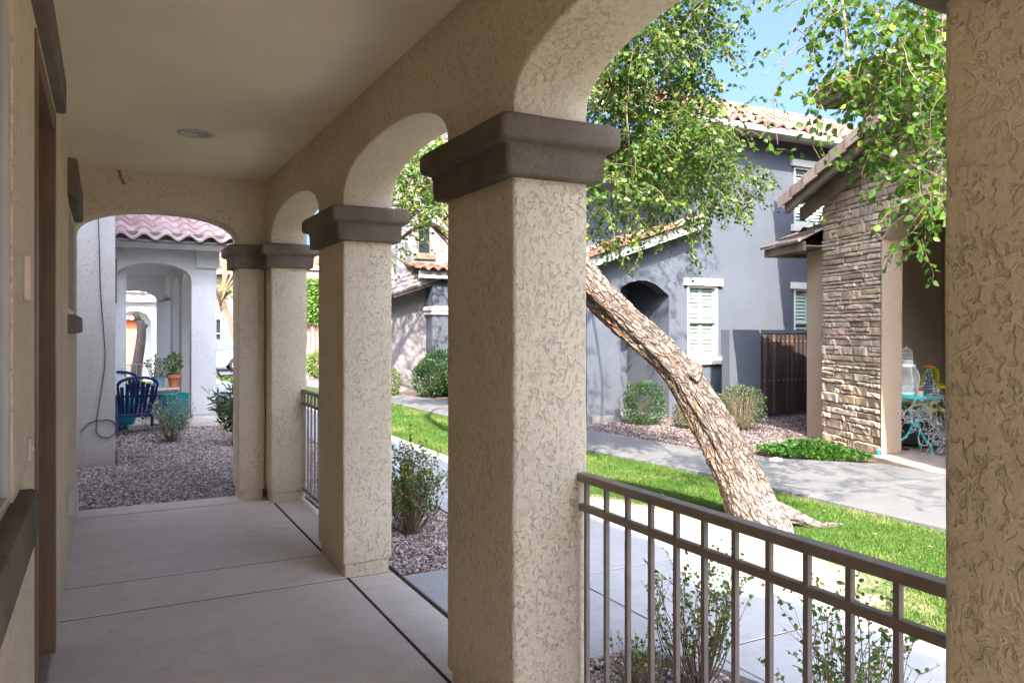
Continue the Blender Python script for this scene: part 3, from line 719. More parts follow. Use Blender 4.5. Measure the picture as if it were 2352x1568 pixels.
while z < 4.4:
    h = rg.choice([.042, .05, .055, .065, .075, .085, .10, .125]); s = 1.285
    while s > -5.2:
        L = rg.choice([.11, .16, .22, .3, .4, .52]) * (1 if h < .09 else .75); s1 = s-L
        if 0 < s1 < .12 and z < 2.5: s1 = -.02
        if -.02 < s1 < .10 and z < 2.5: s1 = -.02
        if s1 < -.02 < s and z < 2.5: s1 = -.02
        az = [archz(q) for q in (s-.02, s1+.02)]; hid = any(a is not None and z < a-.01 for a in az)
        if not hid and z+h < min(rakez(s), rakez(s1))-.03:
            if h > .09 and rg.random() < .35:
                hh = h*rg.uniform(.4, .6); stone(s1+.006, s-.006, z+.005, z+hh-.003); stone(s1+.006, s-.006, z+hh+.004, z+h-.004)
            else: stone(s1+.006, s-.006, z+.005, z+h-.004)
        s = s1
    z += h
bmx = mb.build('stone_veneer', M['stone'], bh)
# recessed porch: walls, floor slab
mb = MB()
def bbox(mb, s0, s1, w0, w1, z0, z1, mi=0):
    vs = [bf(*q) for q in [(s0, w0, z0), (s1, w0, z0), (s1, w1, z0), (s0, w1, z0), (s0, w0, z1), (s1, w0, z1), (s1, w1, z1), (s0, w1, z1)]]
    mb.add(vs, [(0, 3, 2, 1), (4, 5, 6, 7), (0, 1, 5, 4), (1, 2, 6, 5), (2, 3, 7, 6), (3, 0, 4, 7)], mi)
bbox(mb, -4.2, 1.1, 1.55, 1.65, -.05, 3.0); bbox(mb, .95, 1.05, .265, 1.545, -.05, 3.0); bbox(mb, -4.3, -4.2, .265, 1.545, -.05, 3.0); bbox(mb, -4.15, .94, .27, 1.54, 2.98, 3.03)
bbox(mb, 1.262, 1.82, .08, .30, -.05, 2.62); bbox(mb, 1.70, 1.82, .302, 3.0, -.05, 2.6); bbox(mb, .66, 1.69, 3.0, 3.1, -.05, 2.6)
# upper body
bbox(mb, -6.5, 2.92, 1.66, 1.86, 2.4, 5.28); bbox(mb, 2.72, 2.92, 1.862, 8, 2.4, 5.28); bbox(mb, -6.5, -6.3, 1.862, 8, -.05, 5.28); bbox(mb, -6.3, 2.7, 8, 8.2, -.05, 5.28)
bbox(mb, -6.5, -5.25, .03, 1.65, -.05, 3.2)
mb.build('wall', M['brown_st'], bh)
mb = MB()
wfr = lambda u, v, d: bf(u, 1.66-d, v)
wi = shutter_window(bh, wfr, 1.0, 2.0, 3.75, 4.85, mf=M['fascia'], louv=False, header=False, mull=False, flush=True)
mb = MB(); bbox(mb, .85, 2.9, 1.60, 1.66, 4.9, 5.1); mb.build('band', M['trim'], bh)
# rake boards and flat tiles of the porch gable
mb = MB()
for off, z0, z1, w0, w1 in ((0, -.20, -.02, -.36, -.30), (0, -.30, -.12, -.14, -.08)):
    mb.prism([(1.62, rakez(1.62)+z0), (1.62, rakez(1.62)+z1), (-2.2, rakez(-2.2)+z1), (-6.2, rakez(-6.2)+z1), (-6.2, rakez(-6.2)+z0), (-2.2, rakez(-2.2)+z0)], lambda u, v, d, w0=w0, w1=w1: bf(u, w0+(w1-w0)*d, v))
mb.build('rake_board', M['trim'], bh)
mb = MB()
mb.prism([(1.60, rakez(1.6)-.04), (1.60, rakez(1.6)-.015), (-2.2, rakez(-2.2)-.015), (-6.1, rakez(-6.1)-.015), (-6.1, rakez(-6.1)-.04), (-2.2, rakez(-2.2)-.04)], lambda u, v, d: bf(u, -.295+1.95*d, v)); mb.build('soffit', M['trim'], bh)
mb = MB(); V1 = (-BA+Vector((0, 0, .275))).normalized(); V2 = (BA+Vector((0, 0, .275))).normalized()
tile_roof(mb, bf(1.68, -.40, rakez(1.68)-.02), BN, V1, 2.06, 4.02, tw=.24, course=.33, flat=True, seed=21, thick=.035)
tile_roof(mb, bf(-6.1, -.40, rakez(-6.1)-.02), BN, V2, 2.06, 4.02, tw=.24, course=.33, flat=True, seed=22, thick=.035)
# rake edge trim tiles (L shaped boards)
L = 3.88/12
for i in range(12):
    s = 1.66-i*L; a = bf(s+.02, -.41, rakez(s)+.045); vs = []
    for ss, dz in ((s+.04, .012), (s-L, -.012)):
        zz = rakez(ss)
        for ww, z_ in ((-.42, -.10), (-.42, .045), (-.24, .05), (-.24, .02), (-.395, .015), (-.395, -.10)): vs.append(bf(ss, ww, zz+z_+dz))
    mb.add(vs, [(k, (k+1) % 6, 6+(k+1) % 6, 6+k) for k in range(6)]+[(0, 1, 2, 3, 4, 5), (11, 10, 9, 8, 7, 6)], 0, rg.random())
mb.build('porch_roof', M['tileb'], bh)
# small side roof over the tan wall
mb = MB(); VN = (BN+Vector((0, 0, .5))).normalized()
tile_roof(mb, bf(2.42, -.30, 2.70), -BA, VN, 1.14, 1.9, tw=.22, course=.28, flat=True, seed=31, thick=.035, mask=lambda u, v: u > (v-.1)*.5)
VS = (-BA+Vector((0, 0, .5))).normalized()
tile_roof(mb, bf(2.45, 2.6, 2.70), -BN, VS, 2.86, 1.5, tw=.22, course=.28, flat=True, seed=32, thick=.035, mask=lambda u, v: u < 2.86-v*.85)
mb.build('side_roof', M['tileb'], bh)
mb = MB(); bbox(mb, 1.262, 2.40, -.28, -.24, 2.58, 2.70); bbox(mb, 2.37, 2.41, -.238, 2.6, 2.58, 2.70); bbox(mb, 1.262, 2.36, -.236, 3.0, 2.63, 2.65); mb.build('side_fascia', M['trim'], bh)
# tower eave, fascia, hip roof
mb = MB(); bbox(mb, -7.0, 3.40, 1.12, 1.17, 5.16, 5.34); bbox(mb, 3.36, 3.41, 1.172, 8.5, 5.16, 5.34); bbox(mb, -7.0, 3.35, 1.175, 8.4, 5.27, 5.30); bbox(mb, -7.02, 3.46, 1.03, 1.115, 5.24, 5.345)
mb.build('eave', M['trim'], bh)
mb = MB(); VN = (BN+Vector((0, 0, .36))).normalized(); VS = (-BA+Vector((0, 0, .36))).normalized()
tile_roof(mb, bf(3.48, 1.02, 5.33), -BA, VN, 10.4, 4.2, tw=.26, course=.36, seed=41, mask=lambda u, v: u > v*.93 and u < 10.4-v*.93)
tile_roof(mb, bf(3.48, 8.6, 5.33), -BN, VS, 7.6, 4.2, tw=.26, course=.36, seed=42, mask=lambda u, v: u > v*.93 and u < 7.6-v*.93)
mb.build('roof', M['tile'], bh, smooth=30)
# porch sconce, downpipe
mb = MB(); mb.tube([bf(-.9+.72, 1.50, .1), bf(-.9+.72, 1.50, 2.9)], .035, 10); mb.tube([bf(-.18, 1.50, 1.55), bf(-.18, 1.38, 1.52), bf(-.24, 1.2, 1.55)], .04, 10); mb.build('downpipe', M['black'], bh)
mb = MB(); mb.prism([(-4.15, -.2), (-.03, -.2), (-.03, .268), (.94, .268), (.94, 1.54), (-4.15, 1.54)], lambda u, v, d: bf(u, v, -.1+.115*d)); o = mb.build('brown_house_patio', plain('patio_board', (.30, .235, .19), .8, .2, .2, 5, .2, 60)); o['kind'] = 'structure'

# ============================================================ WHITE NEIGHBOUR HOUSE AT THE END OF THE PORCH
nh = thing('house', 'pale stucco house with clay tile porch roof beyond the end arch', 'house', (0, 11, 0))
mb = MB()
mb.prism([(.10, 9.72), (.10, 13.2), (.12, 13.2), (.12, 19), (-5, 19), (-5, 9.72)], lambda u, v, d: (u, v, -.05+7.0*d), bev=.02)
mb.build('wall', M['white_st'], nh, smooth=40)
mb = MB()
mb.prism([(.121, 2.92), (.121, 2.36)]+ell(.68, .555, 2.28, .28)[1:]+[(1.235, 2.2), (1.235, .12), (1.62, .12), (1.62, 2.92)], lambda u, v, d: (u, 13.5+.32*d, v), bev=.018, seg=3)
mb.build('arcade_wall', M['white_st'], nh, smooth=40)
prof = [(13.821, 2.9), (13.821, 2.2), (13.94, 2.2)]
for a, b in ((13.94, 15.6), (16.2, 17.8), (18.4, 20.0)): prof += ell((a+b)/2, (b-a)/2, 2.3, .24)+([(b+.0, 0), (b+.6, 0)] if b < 20 else [])
prof += [(20.4, 2.2), (20.4, 2.9)]
mb = MB(); mb.prism(prof, lambda u, v, d: (1.26+.33*d, u, v)); mb.prism([(.2, 2.9), (.2, 2.2)]+ell(.64, .44, 2.2, .22)+[(1.255, 2.15), (1.255, 2.9)], lambda u, v, d: (u, 20.1+.3*d, v))
mb.box((.121, 13.83, -.05), (.30, 19.0, 2.85)); mb.box((.301, 13.83, 2.78), (1.255, 20.09, 2.83)); mb.box((1.08, 20.1, -.1), (1.59, 20.4, 2.2))
mb.build('porch_wall', M['white_st'], nh)
mb = MB(); mb.cbox((1.30, 13.42, 2.50), (1.66, 13.499, 2.80), .015); mb.build('corbel', M['white_st'], nh)
mb = MB(); mb.rings([rring(1.245, 1.61, 13.51, 13.81, z, -.012, .01) for z in (-.05, .119)]); mb.build('plinth', M['white_st'], nh)
mb = MB(); mb.box((.101, 13.02, 2.74), (2.15, 13.10, 2.86)); mb.box((.101, 13.00, 2.845), (2.15, 13.018, 2.875)); mb.box((.101, 13.102, 2.84), (2.1, 13.499, 2.86)); mb.box((.101, 13.10, 2.861), (2.12, 13.14, 3.0)); mb.build('gutter', M['fascia'], nh)
mb = MB(); tile_roof(mb, (.101, 12.98, 2.90), (1, 0, 0), (0, 1, .42), 2.2, 2.8, tw=.30, course=.37, amp=.045, seed=51); mb.build('roof', M['tilep'], nh, smooth=30)
mb = MB(); mb.cbox((.102, 13.3, 1.9), (.16, 13.49, 2.6), .02); mb.build('shutter_trim', M['trim'], nh)
mb = MB(); mb.cbox((.302, 13.05, -.1), (1.75, 20, .055), .01); o = mb.build('neighbour_patio', M['slab']); o['kind'] = 'structure'
# cable with a loop on its wall
cb = thing('cable', 'thin grey cable running down the pale wall and ending in a loop', 'cable', (-.1, 9.71, 0))
def YP(x, z): return (x, 9.708, z)
pts = [(-.075, 3.35), (-.07, 2.9), (-.055, 2.3), (-.045, 1.9), (-.02, 1.55), (.0, 1.25), (-.005, 1.1), (-.02, .95), (-.045, .78), (-.075, .58), (-.085, .47)]
cx_, cz_, rr = .01, .40, .10
pts += [(cx_+rr*math.cos(R(a)), cz_+rr*math.sin(R(a))) for a in range(150, 480, 20)]
pts += [(-.08, .50), (-.16, .47), (-.24, .38)]
mb = MB(); mb.tube([YP(*p) for p in pts], .0065, 6); mb.build('cord', M['wire'], cb, smooth=True)
for q in (1, 3, 5, 8): mb = MB(); mb.box((pts[q][0]-.012, 9.695, pts[q][1]-.005), (pts[q][0]+.012, 9.719, pts[q][1]+.005)); mb.build('clip', M['vinyl'], cb)

# ============================================================ VEGETATION
rng = np.random.default_rng(7)
LEAF_V = [(0, 0, 0), (.28, .36, .10), (.62, .34, .12), (1, 0, -.04), (.62, -.34, .12), (.28, -.36, .10), (.45, 0, 0)]
LEAF_F = [(0, 6, 2, 1), (6, 3, 2), (0, 5, 4, 6), (6, 4, 3)]
NARROW_V = [(0, 0, 0), (.3, .10, .03), (.7, .08, .03), (1, 0, -.03), (.7, -.08, .03), (.3, -.10, .03)]
NARROW_F = [(0, 3, 2, 1), (0, 5, 4, 3)]
DIA_V = [(0, 0, 0), (.5, .32, .05), (1, 0, 0), (.5, -.32, .05)]; DIA_F = [(0, 1, 2), (0, 2, 3)]
def frames(D, Nn, L):
    """rotation matrices with column 0 = leaf axis, 2 = leaf normal, scaled by L"""
    D = D/np.linalg.norm(D, axis=1, keepdims=True); Nn = Nn-(Nn*D).sum(1, keepdims=True)*D; Nn /= np.linalg.norm(Nn, axis=1, keepdims=True)+1e-9
    B = np.cross(Nn, D); return np.stack([D, B, Nn], axis=2)*np.asarray(L).reshape(-1, 1, 1)
def twigs(clusters, seed, step=.032, tl=(.25, .6), droop=1.0, rad=.0022):
    """clusters: (x,y,z,r,nleaves). returns leaf points, axes and a twig mesh builder"""
    rg = random.Random(seed); P = []; D = []; mb = MB()
    for x, y, z, r, n in clusters:
        made = 0; n = int(n)
        while made < n:
            q = Vector((rg.gauss(0, 1), rg.gauss(0, 1), rg.gauss(0, 1))).normalized()*r*rg.uniform(.1, .85)
            p = Vector((x, y, z))+q+Vector((0, 0, r*.35)); d = (Vector((rg.gauss(0, 1), rg.gauss(0, 1), rg.uniform(-.6, .4)))+q.normalized()*.6).normalized()
            L = min(rg.uniform(*tl), r*1.7); k = max(3, int(L/step)); pts = [p.copy()]
            side = 1
            for i in range(k):
                d = (d+Vector((rg.gauss(0, .16), rg.gauss(0, .16), -.085*droop+rg.gauss(0, .08)))).normalized(); p = p+d*step; pts.append(p.copy())
                if i > 0 and made < n:
                    s_ = d.cross(Vector((0, 0, 1)))
                    if s_.length < .1: s_ = Vector((1, 0, 0))
                    s_.normalize(); s_.rotate(Matrix.Rotation(rg.uniform(-.8, .8), 3, d)); side = -side
                    ax = (d*.55+s_*side*.8+Vector((0, 0, -.35*droop))+Vector((rg.gauss(0, .3), rg.gauss(0, .3), rg.gauss(0, .3)))).normalized()
                    P.append(tuple(p+ax*.012)); D.append(tuple(ax)); made += 1
            mb.tube(pts[::2] if len(pts) > 5 else pts, rad, 3, cap=False)
    return np.array(P), np.array(D), mb
def leaves_obj(name, P, D, size, mat, parent, tpl=(LEAF_V, LEAF_F), up=.6, var=.3, seed=1, rn=None):
    r = np.random.default_rng(seed); N = len(P)
    Nn = r.normal(size=(N, 3))*.75+np.array([0, 0, up]); L = size*(1+r.uniform(-var, var, N))
    rr = r.random(N) if rn is None else rn
    o = inst(name, tpl[0], tpl[1], frames(D, Nn, L), P, rr, mat, parent, offs=tuple(parent.location) if parent is not None else None)
    return o
def join(objs, name):
    """merge meshes into the first (a crown of leaves and its twigs is one part)"""
    bm = bmesh.new(); me0 = objs[0].data; mats = []
    for k, o in enumerate(objs):
        b2 = bmesh.new(); b2.from_mesh(o.data)
        for f in b2.faces: f.material_index = k
        tmp = bpy.data.meshes.new('tmp'); b2.to_mesh(tmp); b2.free(); bm.from_mesh(tmp); bpy.data.meshes.remove(tmp); mats.append(o.data.materials[0])
    me = bpy.data.meshes.new(name); bm.to_mesh(me); bm.free()
    for m in mats: me.materials.append(m)
    objs[0].data = me; objs[0].name = name
    for o in objs[1:]: bpy.data.objects.remove(o)
    return objs[0]

# ---- leaning tree
tree = thing('leaning_tree', 'big tree with a thick rough leaning trunk growing from the lawn', 'tree', (4.50, 4.42, 0))
cl_ = [(2.35, 6.35, 4.6), (2.62, 6.0, 3.9), (2.95, 5.30, 2.55), (3.12, 5.12, 2.15), (3.308, 5.005, 1.853), (3.561, 4.884, 1.581), (3.821, 4.769, 1.314), (3.97, 4.69, 1.118), (4.132, 4.605, .827), (4.296, 4.519, .462), (4.434, 4.446, .141), (4.50, 4.41, -.08)]
rw = [.10, .11, .124, .128, .130, .126, .122, .129, .141, .163, .205, .245]
def spline(pts, n):
    out = []; K = len(pts)-1
    for i in range(n+1):
        t = i/n*K; k = min(int(t), K-1); f = t-k
        P_ = [Vector(pts[max(0, min(K, k+j))]) for j in (-1, 0, 1, 2)]
        out.append(.5*((2*P_[1])+(-P_[0]+P_[2])*f+(2*P_[0]-5*P_[1]+4*P_[2]-P_[3])*f*f+(-P_[0]+3*P_[1]-3*P_[2]+P_[3])*f**3))
    return out
def spl1(v, n): return [x[0] for x in spline([(q, 0, 0) for q in v], n)]
def bark_tube(name, cpts, radii, nl, na, parent, lobes=0, amp=.010, sc=1.0, seed=0):
    C_ = spline(cpts, nl); Rr_ = spl1(radii, nl); vs = []; gr = []; bks = []; s = 0; prev = None
    for i in range(nl+1):
        d = (C_[min(i+1, nl)]-C_[max(i-1, 0)]).normalized()
        if i: s += (C_[i]-C_[i-1]).length
        a = d.cross(Vector((0, 0, 1))).normalized() if prev is None else (prev-d*prev.dot(d)).normalized()
        prev = a; b = d.cross(a); r0 = Rr_[i]; fl = max(0, (i/nl-.80)/.20)
        for j in range(na):
            t = 2*math.pi*j/na; ca, sa = math.cos(t), math.sin(t)
            tw = t+s*.35+noise.noise(Vector((ca*1.5, sa*1.5, s*1.2+seed)))*.35
            q = Vector((math.cos(tw)*.20*26*sc, math.sin(tw)*.20*26*sc, s*7.5*sc+seed))
            dd, _ = noise.voronoi(q); e = dd[1]-dd[0]
            crack = 1-min(1, e/.26); big = noise.fractal(Vector((ca*1.6, sa*1.6, s*1.3+seed)), 1, 2, 3)*.035*r0/.16
            plate = noise.noise(q*.9+Vector((9, 0, 0)))*.008+noise.fractal(q*2.2, 1, 2, 3)*.0035
            r = r0*(1+fl*fl*.30*math.cos(3*t+1.2)*(1 if lobes else 0))+big+plate-crack**1.5*amp*1.5
            vs.append(C_[i]+(a*ca+b*sa)*r); bks.append((ca*r0, sa*r0, s))
            peel = noise.noise(Vector((ca*2.2, sa*2.2, s*2.0+seed+5)))
            under = max(0, -(a*ca+b*sa).z)      # the underside takes more of the inner colour
            gr.append(min(1, .55*crack+ (0.55*max(0, under-.15+peel*.5)) ))
    mb = MB(); w_ = na
    mb.add(vs, [(i*w_+j, i*w_+(j+1) % w_, (i+1)*w_+(j+1) % w_, (i+1)*w_+j) for i in range(nl) for j in range(w_)]+[tuple(range(w_))[::-1]])
    o = mb.build(name, M['bark'], parent, smooth=True)
    at = o.data.attributes.new('groove', 'FLOAT', 'POINT'); at.data.foreach_set('value', gr); bb = o.data.attributes.new('bk', 'FLOAT_VECTOR', 'POINT'); bb.data.foreach_set('vector', [q for p in bks for q in p]); return o
trunk = bark_tube('trunk', cl_, rw, 420, 150, tree, lobes=1, amp=.009)
bark_tube('root', [(4.46, 4.48, .10), (4.62, 4.30, .085), (4.74, 4.22, .045), (4.86, 4.15, .0), (5.02, 4.12, -.018), (5.2, 4.14, -.05)], [.14, .085, .046, .032, .025, .018], 60, 30, tree, amp=.003, seed=4)
bark_tube('root', [(4.42, 4.36, .12), (4.44, 4.18, .05), (4.42, 4.05, -.02), (4.40, 3.95, -.06)], [.13, .085, .05, .03], 30, 30, tree, amp=.003, seed=8)
bark_tube('knot', [(3.98, 4.62, 1.13), (4.035, 4.60, 1.20), (4.06, 4.59, 1.225)], [.075, .055, .025], 16, 40, tree, amp=.01, seed=12)
LEFT = [(3.93,5.76,4.22,.5,90),(4.13,5.45,4.26,.5,90),(4.7,5.61,4.31,.45,90),(3.9,5.65,3.75,.5,90),(4.13,5.39,3.79,.5,100),(4.78,5.58,3.95,.42,90),(4.51,6.53,3.66,.5,100),(4.77,6.22,3.66,.5,100),(5.1,5.98,3.69,.4,90),(4.68,5.35,4.33,.4,60),(4.25,6.07,3.14,.45,90),(4.38,5.59,3.1,.5,100),(4.63,5.29,3.11,.45,90),(4.74,5.13,3.12,.35,40),(3.98,5.7,2.73,.42,60),(4.96,6.32,2.96,.45,60),(5.26,6.0,2.93,.42,60),(5.5,5.84,2.99,.35,50),(4.46,6.38,2.53,.4,28),(4.28,5.51,2.42,.4,28),(4.73,5.46,2.48,.4,30),(5.25,5.69,2.67,.3,25),(5.54,5.7,2.9,.25,18),(4.44,6.47,2.3,.25,10),(5.38,6.02,4.4,.3,40)]
RIGHT = [(3.9,2.92,3.25,.35,60),(4.6,3.19,3.51,.38,70),(4.82,3.16,3.45,.35,70),(4.14,3.31,3.54,.35,50),(4.01,2.97,3.04,.32,50),(4.49,3.08,3.15,.35,60),(4.22,2.75,2.88,.3,50),(5.07,3.35,2.93,.3,45),(4.32,3.66,3.62,.3,22),(3.86,3.51,3.51,.3,20),(3.5,3.39,3.42,.28,14),(3.88,3.95,3.73,.2,6),(3.76,3.59,3.3,.18,5),(4.09,3.8,3.27,.22,8),(4.22,3.69,3.17,.25,14),(3.73,3.53,2.86,.14,4),(3.77,3.39,2.72,.18,7),(4.52,3.22,2.94,.3,40),(4.47,3.04,2.65,.3,36),(4.29,2.8,2.5,.25,34),(4.06,3.1,2.69,.24,20),(4.71,3.39,2.63,.26,26),(4.07,2.77,2.3,.26,32),(4.16,2.73,2.18,.22,28),(4.35,3.35,2.45,.16,9),(4.22,2.98,2.17,.22,14),(4.6,3.1,2.04,.2,14),(4.49,3.08,1.93,.12,5),(3.91,3.23,3.15,.25,22),(4.48,3.74,2.31,.1,4),(3.87,3.07,2.92,.25,24),(3.61,3.47,2.54,.1,3),(3.69,3.17,2.66,.15,6),(4.27,3.4,3.26,.3,28),(3.81,3.2,2.43,.1,3)]
rg = random.Random(5)
TOP = [(rg.uniform(2.6, 6.2), rg.uniform(4.6, 8.2), rg.uniform(5.0, 7.0), .55, 70) for _ in range(34)] + [(rg.uniform(6.2, 9.5), rg.uniform(7.2, 8.6), rg.uniform(6.6, 8.0), .6, 75) for _ in range(14)] + [(rg.uniform(3.6, 5.4), rg.uniform(2.4, 4.4), rg.uniform(4.4, 5.3), .45, 40) for _ in range(7)] + [(rg.uniform(5.5, 6.6), rg.uniform(1.0, 4.0), rg.uniform(4.6, 6), .55, 60) for _ in range(7)]
TOP += [(rg.uniform(3.4, 5.6), rg.uniform(-.6, 2.3), rg.uniform(4.2, 6.0), .5, 75) for _ in range(16)] + [(rg.uniform(4.8, 7.6), rg.uniform(6.0, 7.2), rg.uniform(5.7, 7.2), .45, 120) for _ in range(16)]  # extra leaf clusters out of view, added to shade the walk and wall
P1, D1, tw1 = twigs([(x, y, z, r*.88, n*11) for x, y, z, r, n in LEFT], 3, step=.03)
P2, D2, tw2 = twigs([(x, y, z, r*1.0, n*(3.4 if n > 21 else 1.5)) for x, y, z, r, n in RIGHT], 4, step=.034, droop=1.15)
P3, D3, tw3 = twigs(TOP, 5, step=.04)
crown = leaves_obj('crown', np.concatenate([P1, P2, P3]), np.concatenate([D1, D2, D3]), np.concatenate([np.full(len(P1), .041), np.full(len(P2), .050), np.full(len(P3), .055)]), M['leaf'], tree, seed=2)
tm = MB(); tm.v = []; 
for t_ in (tw1, tw2, tw3): tm.add(t_.v, t_.f)
tm.build('twigs', M['twig'], crown)
# limbs reaching from the trunk to the leaf masses
def limb(pts, r0, r1, par=tree):
    S = spline(pts, 10*(len(pts)-1)); n = len(S); mb = MB(); mb.tube(S, [r0+(r1-r0)*i/(n-1) for i in range(n)], 8); return mb.build('branch', M['twig'], par, smooth=True)
hub = (2.35, 6.35, 4.6)
limb([hub, (2.9, 6.3, 5.2), (3.9, 6.1, 5.6), (5.0, 6.4, 5.9), (6.6, 7.4, 7.0), (8.6, 7.8, 7.5)], .085, .02)
limb([(3.9, 6.1, 5.6), (4.1, 5.0, 5.4), (4.3, 3.9, 4.9), (4.6, 3.1, 4.3), (4.7, 2.7, 3.7)], .05, .012)
limb([(4.3, 3.9, 4.9), (4.15, 3.5, 4.2), (4.0, 3.25, 3.5), (3.9, 3.1, 2.9)], .018, .005)
limb([(4.6, 3.1, 4.3), (4.5, 3.05, 3.5), (4.4, 3.0, 2.8), (4.3, 2.85, 2.3)], .016, .004)
limb([(4.6, 3.1, 4.3), (4.9, 3.2, 3.7), (5.0, 3.3, 3.0)], .014, .004)
limb([(3.9, 6.1, 5.6), (4.2, 5.9, 4.9), (4.5, 5.75, 4.2), (4.8, 5.6, 3.3), (5.0, 5.6, 2.7)], .028, .005)
limb([(4.2, 5.9, 4.9), (4.15, 5.7, 4.2), (4.1, 5.6, 3.4), (4.2, 5.6, 2.6)], .02, .004)
limb([(5.0, 6.4, 5.9), (5.1, 6.2, 4.9), (5.0, 6.1, 4.0), (5.1, 6.0, 3.0)], .024, .005)
limb([(3.9, 6.1, 5.6), (4.6, 6.5, 4.8), (4.6, 6.5, 4.0), (4.5, 6.4, 2.8)], .022, .005)
limb([hub, (2.2, 6.9, 5.6), (2.6, 7.4, 6.4)], .07, .02)
limb([(4.3, 3.9, 4.9), (5.1, 3.0, 5.2), (6.0, 2.4, 5.5)], .03, .01)
limb([(4.0, 3.25, 3.5), (3.85, 3.4, 3.35), (3.7, 3.5, 3.0), (3.72, 3.5, 2.65)], .005, .002)
# ---- other trees
def tree_at(name, label, base, h, clusters, lsize, lmat, seed, tr=.12, group=None, lean=(0, 0), step=.05):
    t = thing(name, label, 'tree', base, 0, group); B = Vector(base)
    tp = [B+Vector((0, 0, -.1)), B+Vector((lean[0]*.3, lean[1]*.3, h*.3)), B+Vector((lean[0], lean[1], h*.62))]
    S = spline(tp, 20); mb = MB(); mb.tube(S, [tr*(1.35 if i == 0 else 1)*(1-.5*i/20) for i in range(21)], 12)
    o = mb.build('trunk', M['twig'], t, smooth=True)
    rg = random.Random(seed); top = tp[-1]
    for c in clusters[::max(1, len(clusters)//9)]:
        q = Vector(c[:3]); m_ = (top+q)/2+Vector((rg.uniform(-.2, .2), rg.uniform(-.2, .2), .25)); S = spline([top-Vector((0, 0, rg.uniform(0, h*.15))), m_, q], 8)
        mb = MB(); mb.tube(S, [tr*.42*(1-.85*i/16) for i in range(17)][:len(S)], 6); mb.build('branch', M['twig'], t, smooth=True)
    P, D, tw = twigs(clusters, seed, step=step, tl=(.4, .9), rad=.005)
    c = leaves_obj('crown', P, D, lsize, lmat, t, seed=seed); tw.build('twigs', M['twig'], c)
    return t
rg = random.Random(9)
cl2 = [(4.12,11.39,3.78,.5,420),(4.3,11.3,3.51,.45,330),(4.54,11.17,3.78,.5,420),(4.63,11.13,3.5,.3,150),(4.25,11.3,3.3,.3,110),(4.36,12.39,3.0,.3,100),(4.3,12.39,2.7,.25,50),(4.5,10.75,3.4,.3,90),(4.2,11.2,4.15,.5,300),(4.6,11.2,4.15,.5,300),(3.9,12.3,3.5,.5,60)]
cl2 += [(rg.uniform(3.2, 6.6), rg.uniform(11, 15), rg.uniform(4.2, 6.6), .7, 100) for _ in range(40)]
tree_at('lawn_tree', 'yellow green leafy tree farther along the lawn, seen through the middle arch', (5.1, 10.9, 0), 4.6, cl2, .062, M['leaf2'], 12, .11)
# ---- trimmed shrubs
def ball_shrub(label, base, rx, ry, h, n, mat, seed, size=.028, boxy=2.6, group=None, twiggy=False, cat='shrub', name='round_shrub'):
    t = thing(name, label, cat, base, 0, group); r = np.random.default_rng(seed); c = np.array(base)+np.array([0, 0, h*.52])
    v = r.normal(size=(n, 3)); v /= (np.abs(v)**boxy).sum(1, keepdims=True)**(1/boxy)
    sh = (r.random(n)**.22).reshape(-1, 1); bmp = np.array([1+.16*noise.noise(Vector((a*2.2+seed, b*2.2, c_*2.2))) for a, b, c_ in v]).reshape(-1, 1)
    P = c+v*sh*bmp*np.array([rx, ry, h*.5]); P = P[P[:, 2] > base[2]+.015]; D = (P-c)+r.normal(size=P.shape)*.25*rx
    leaves_obj('foliage', P, D, size, mat, t, tpl=(DIA_V, DIA_F), up=.3, seed=seed)
    mb = MB(); rg = random.Random(seed)
    for i in range(16 if not twiggy else 70):
        a = rg.uniform(0, 6.28); e = rg.uniform(.35, .98); q = Vector(base)+Vector((math.cos(a)*rx*e*.9, math.sin(a)*ry*e*.9, h*rg.uniform(.35, .93)))
        s_ = Vector(base)+Vector((math.cos(a)*rx*.18, math.sin(a)*ry*.18, -.02)); mb.tube([s_, (s_+q)/2+Vector((0, 0, -.05*h)), q], [.008, .006, .003], 4)
    mb.build('stem', M['twig'], t); return t
G1 = 'shrubs in the gravel before the grey house'
ball_shrub('dark green clipped square shrub, left of the trunk under the arch', (7.66, 10.0, -.03), .29, .29, .66, 5200, M['box'], 1, boxy=3.6, group=G1)
ball_shrub('dusty half bare shrub nearest to the wooden gate', (8.55, 8.75, -.03), .33, .33, .66, 2300, M['drybox'], 2, twiggy=True, group=G1)
ball_shrub('grey green shrub partly behind the dusty half bare one', (9.05, 9.35, -.03), .30, .30, .62, 2600, M['drybox'], 3, twiggy=True, group=G1)
ball_shrub('dusty green shrub just right of the trunk under the grey window', (8.45, 9.62, -.03), .28, .28, .66, 2600, M['drybox'], 4, twiggy=True, group=G1)
ball_shrub('low dry shrub behind the trunk, mostly hidden by it', (7.95, 9.3, -.03), .20, .20, .42, 1400, M['drybox'], 5, twiggy=True, group=G1)
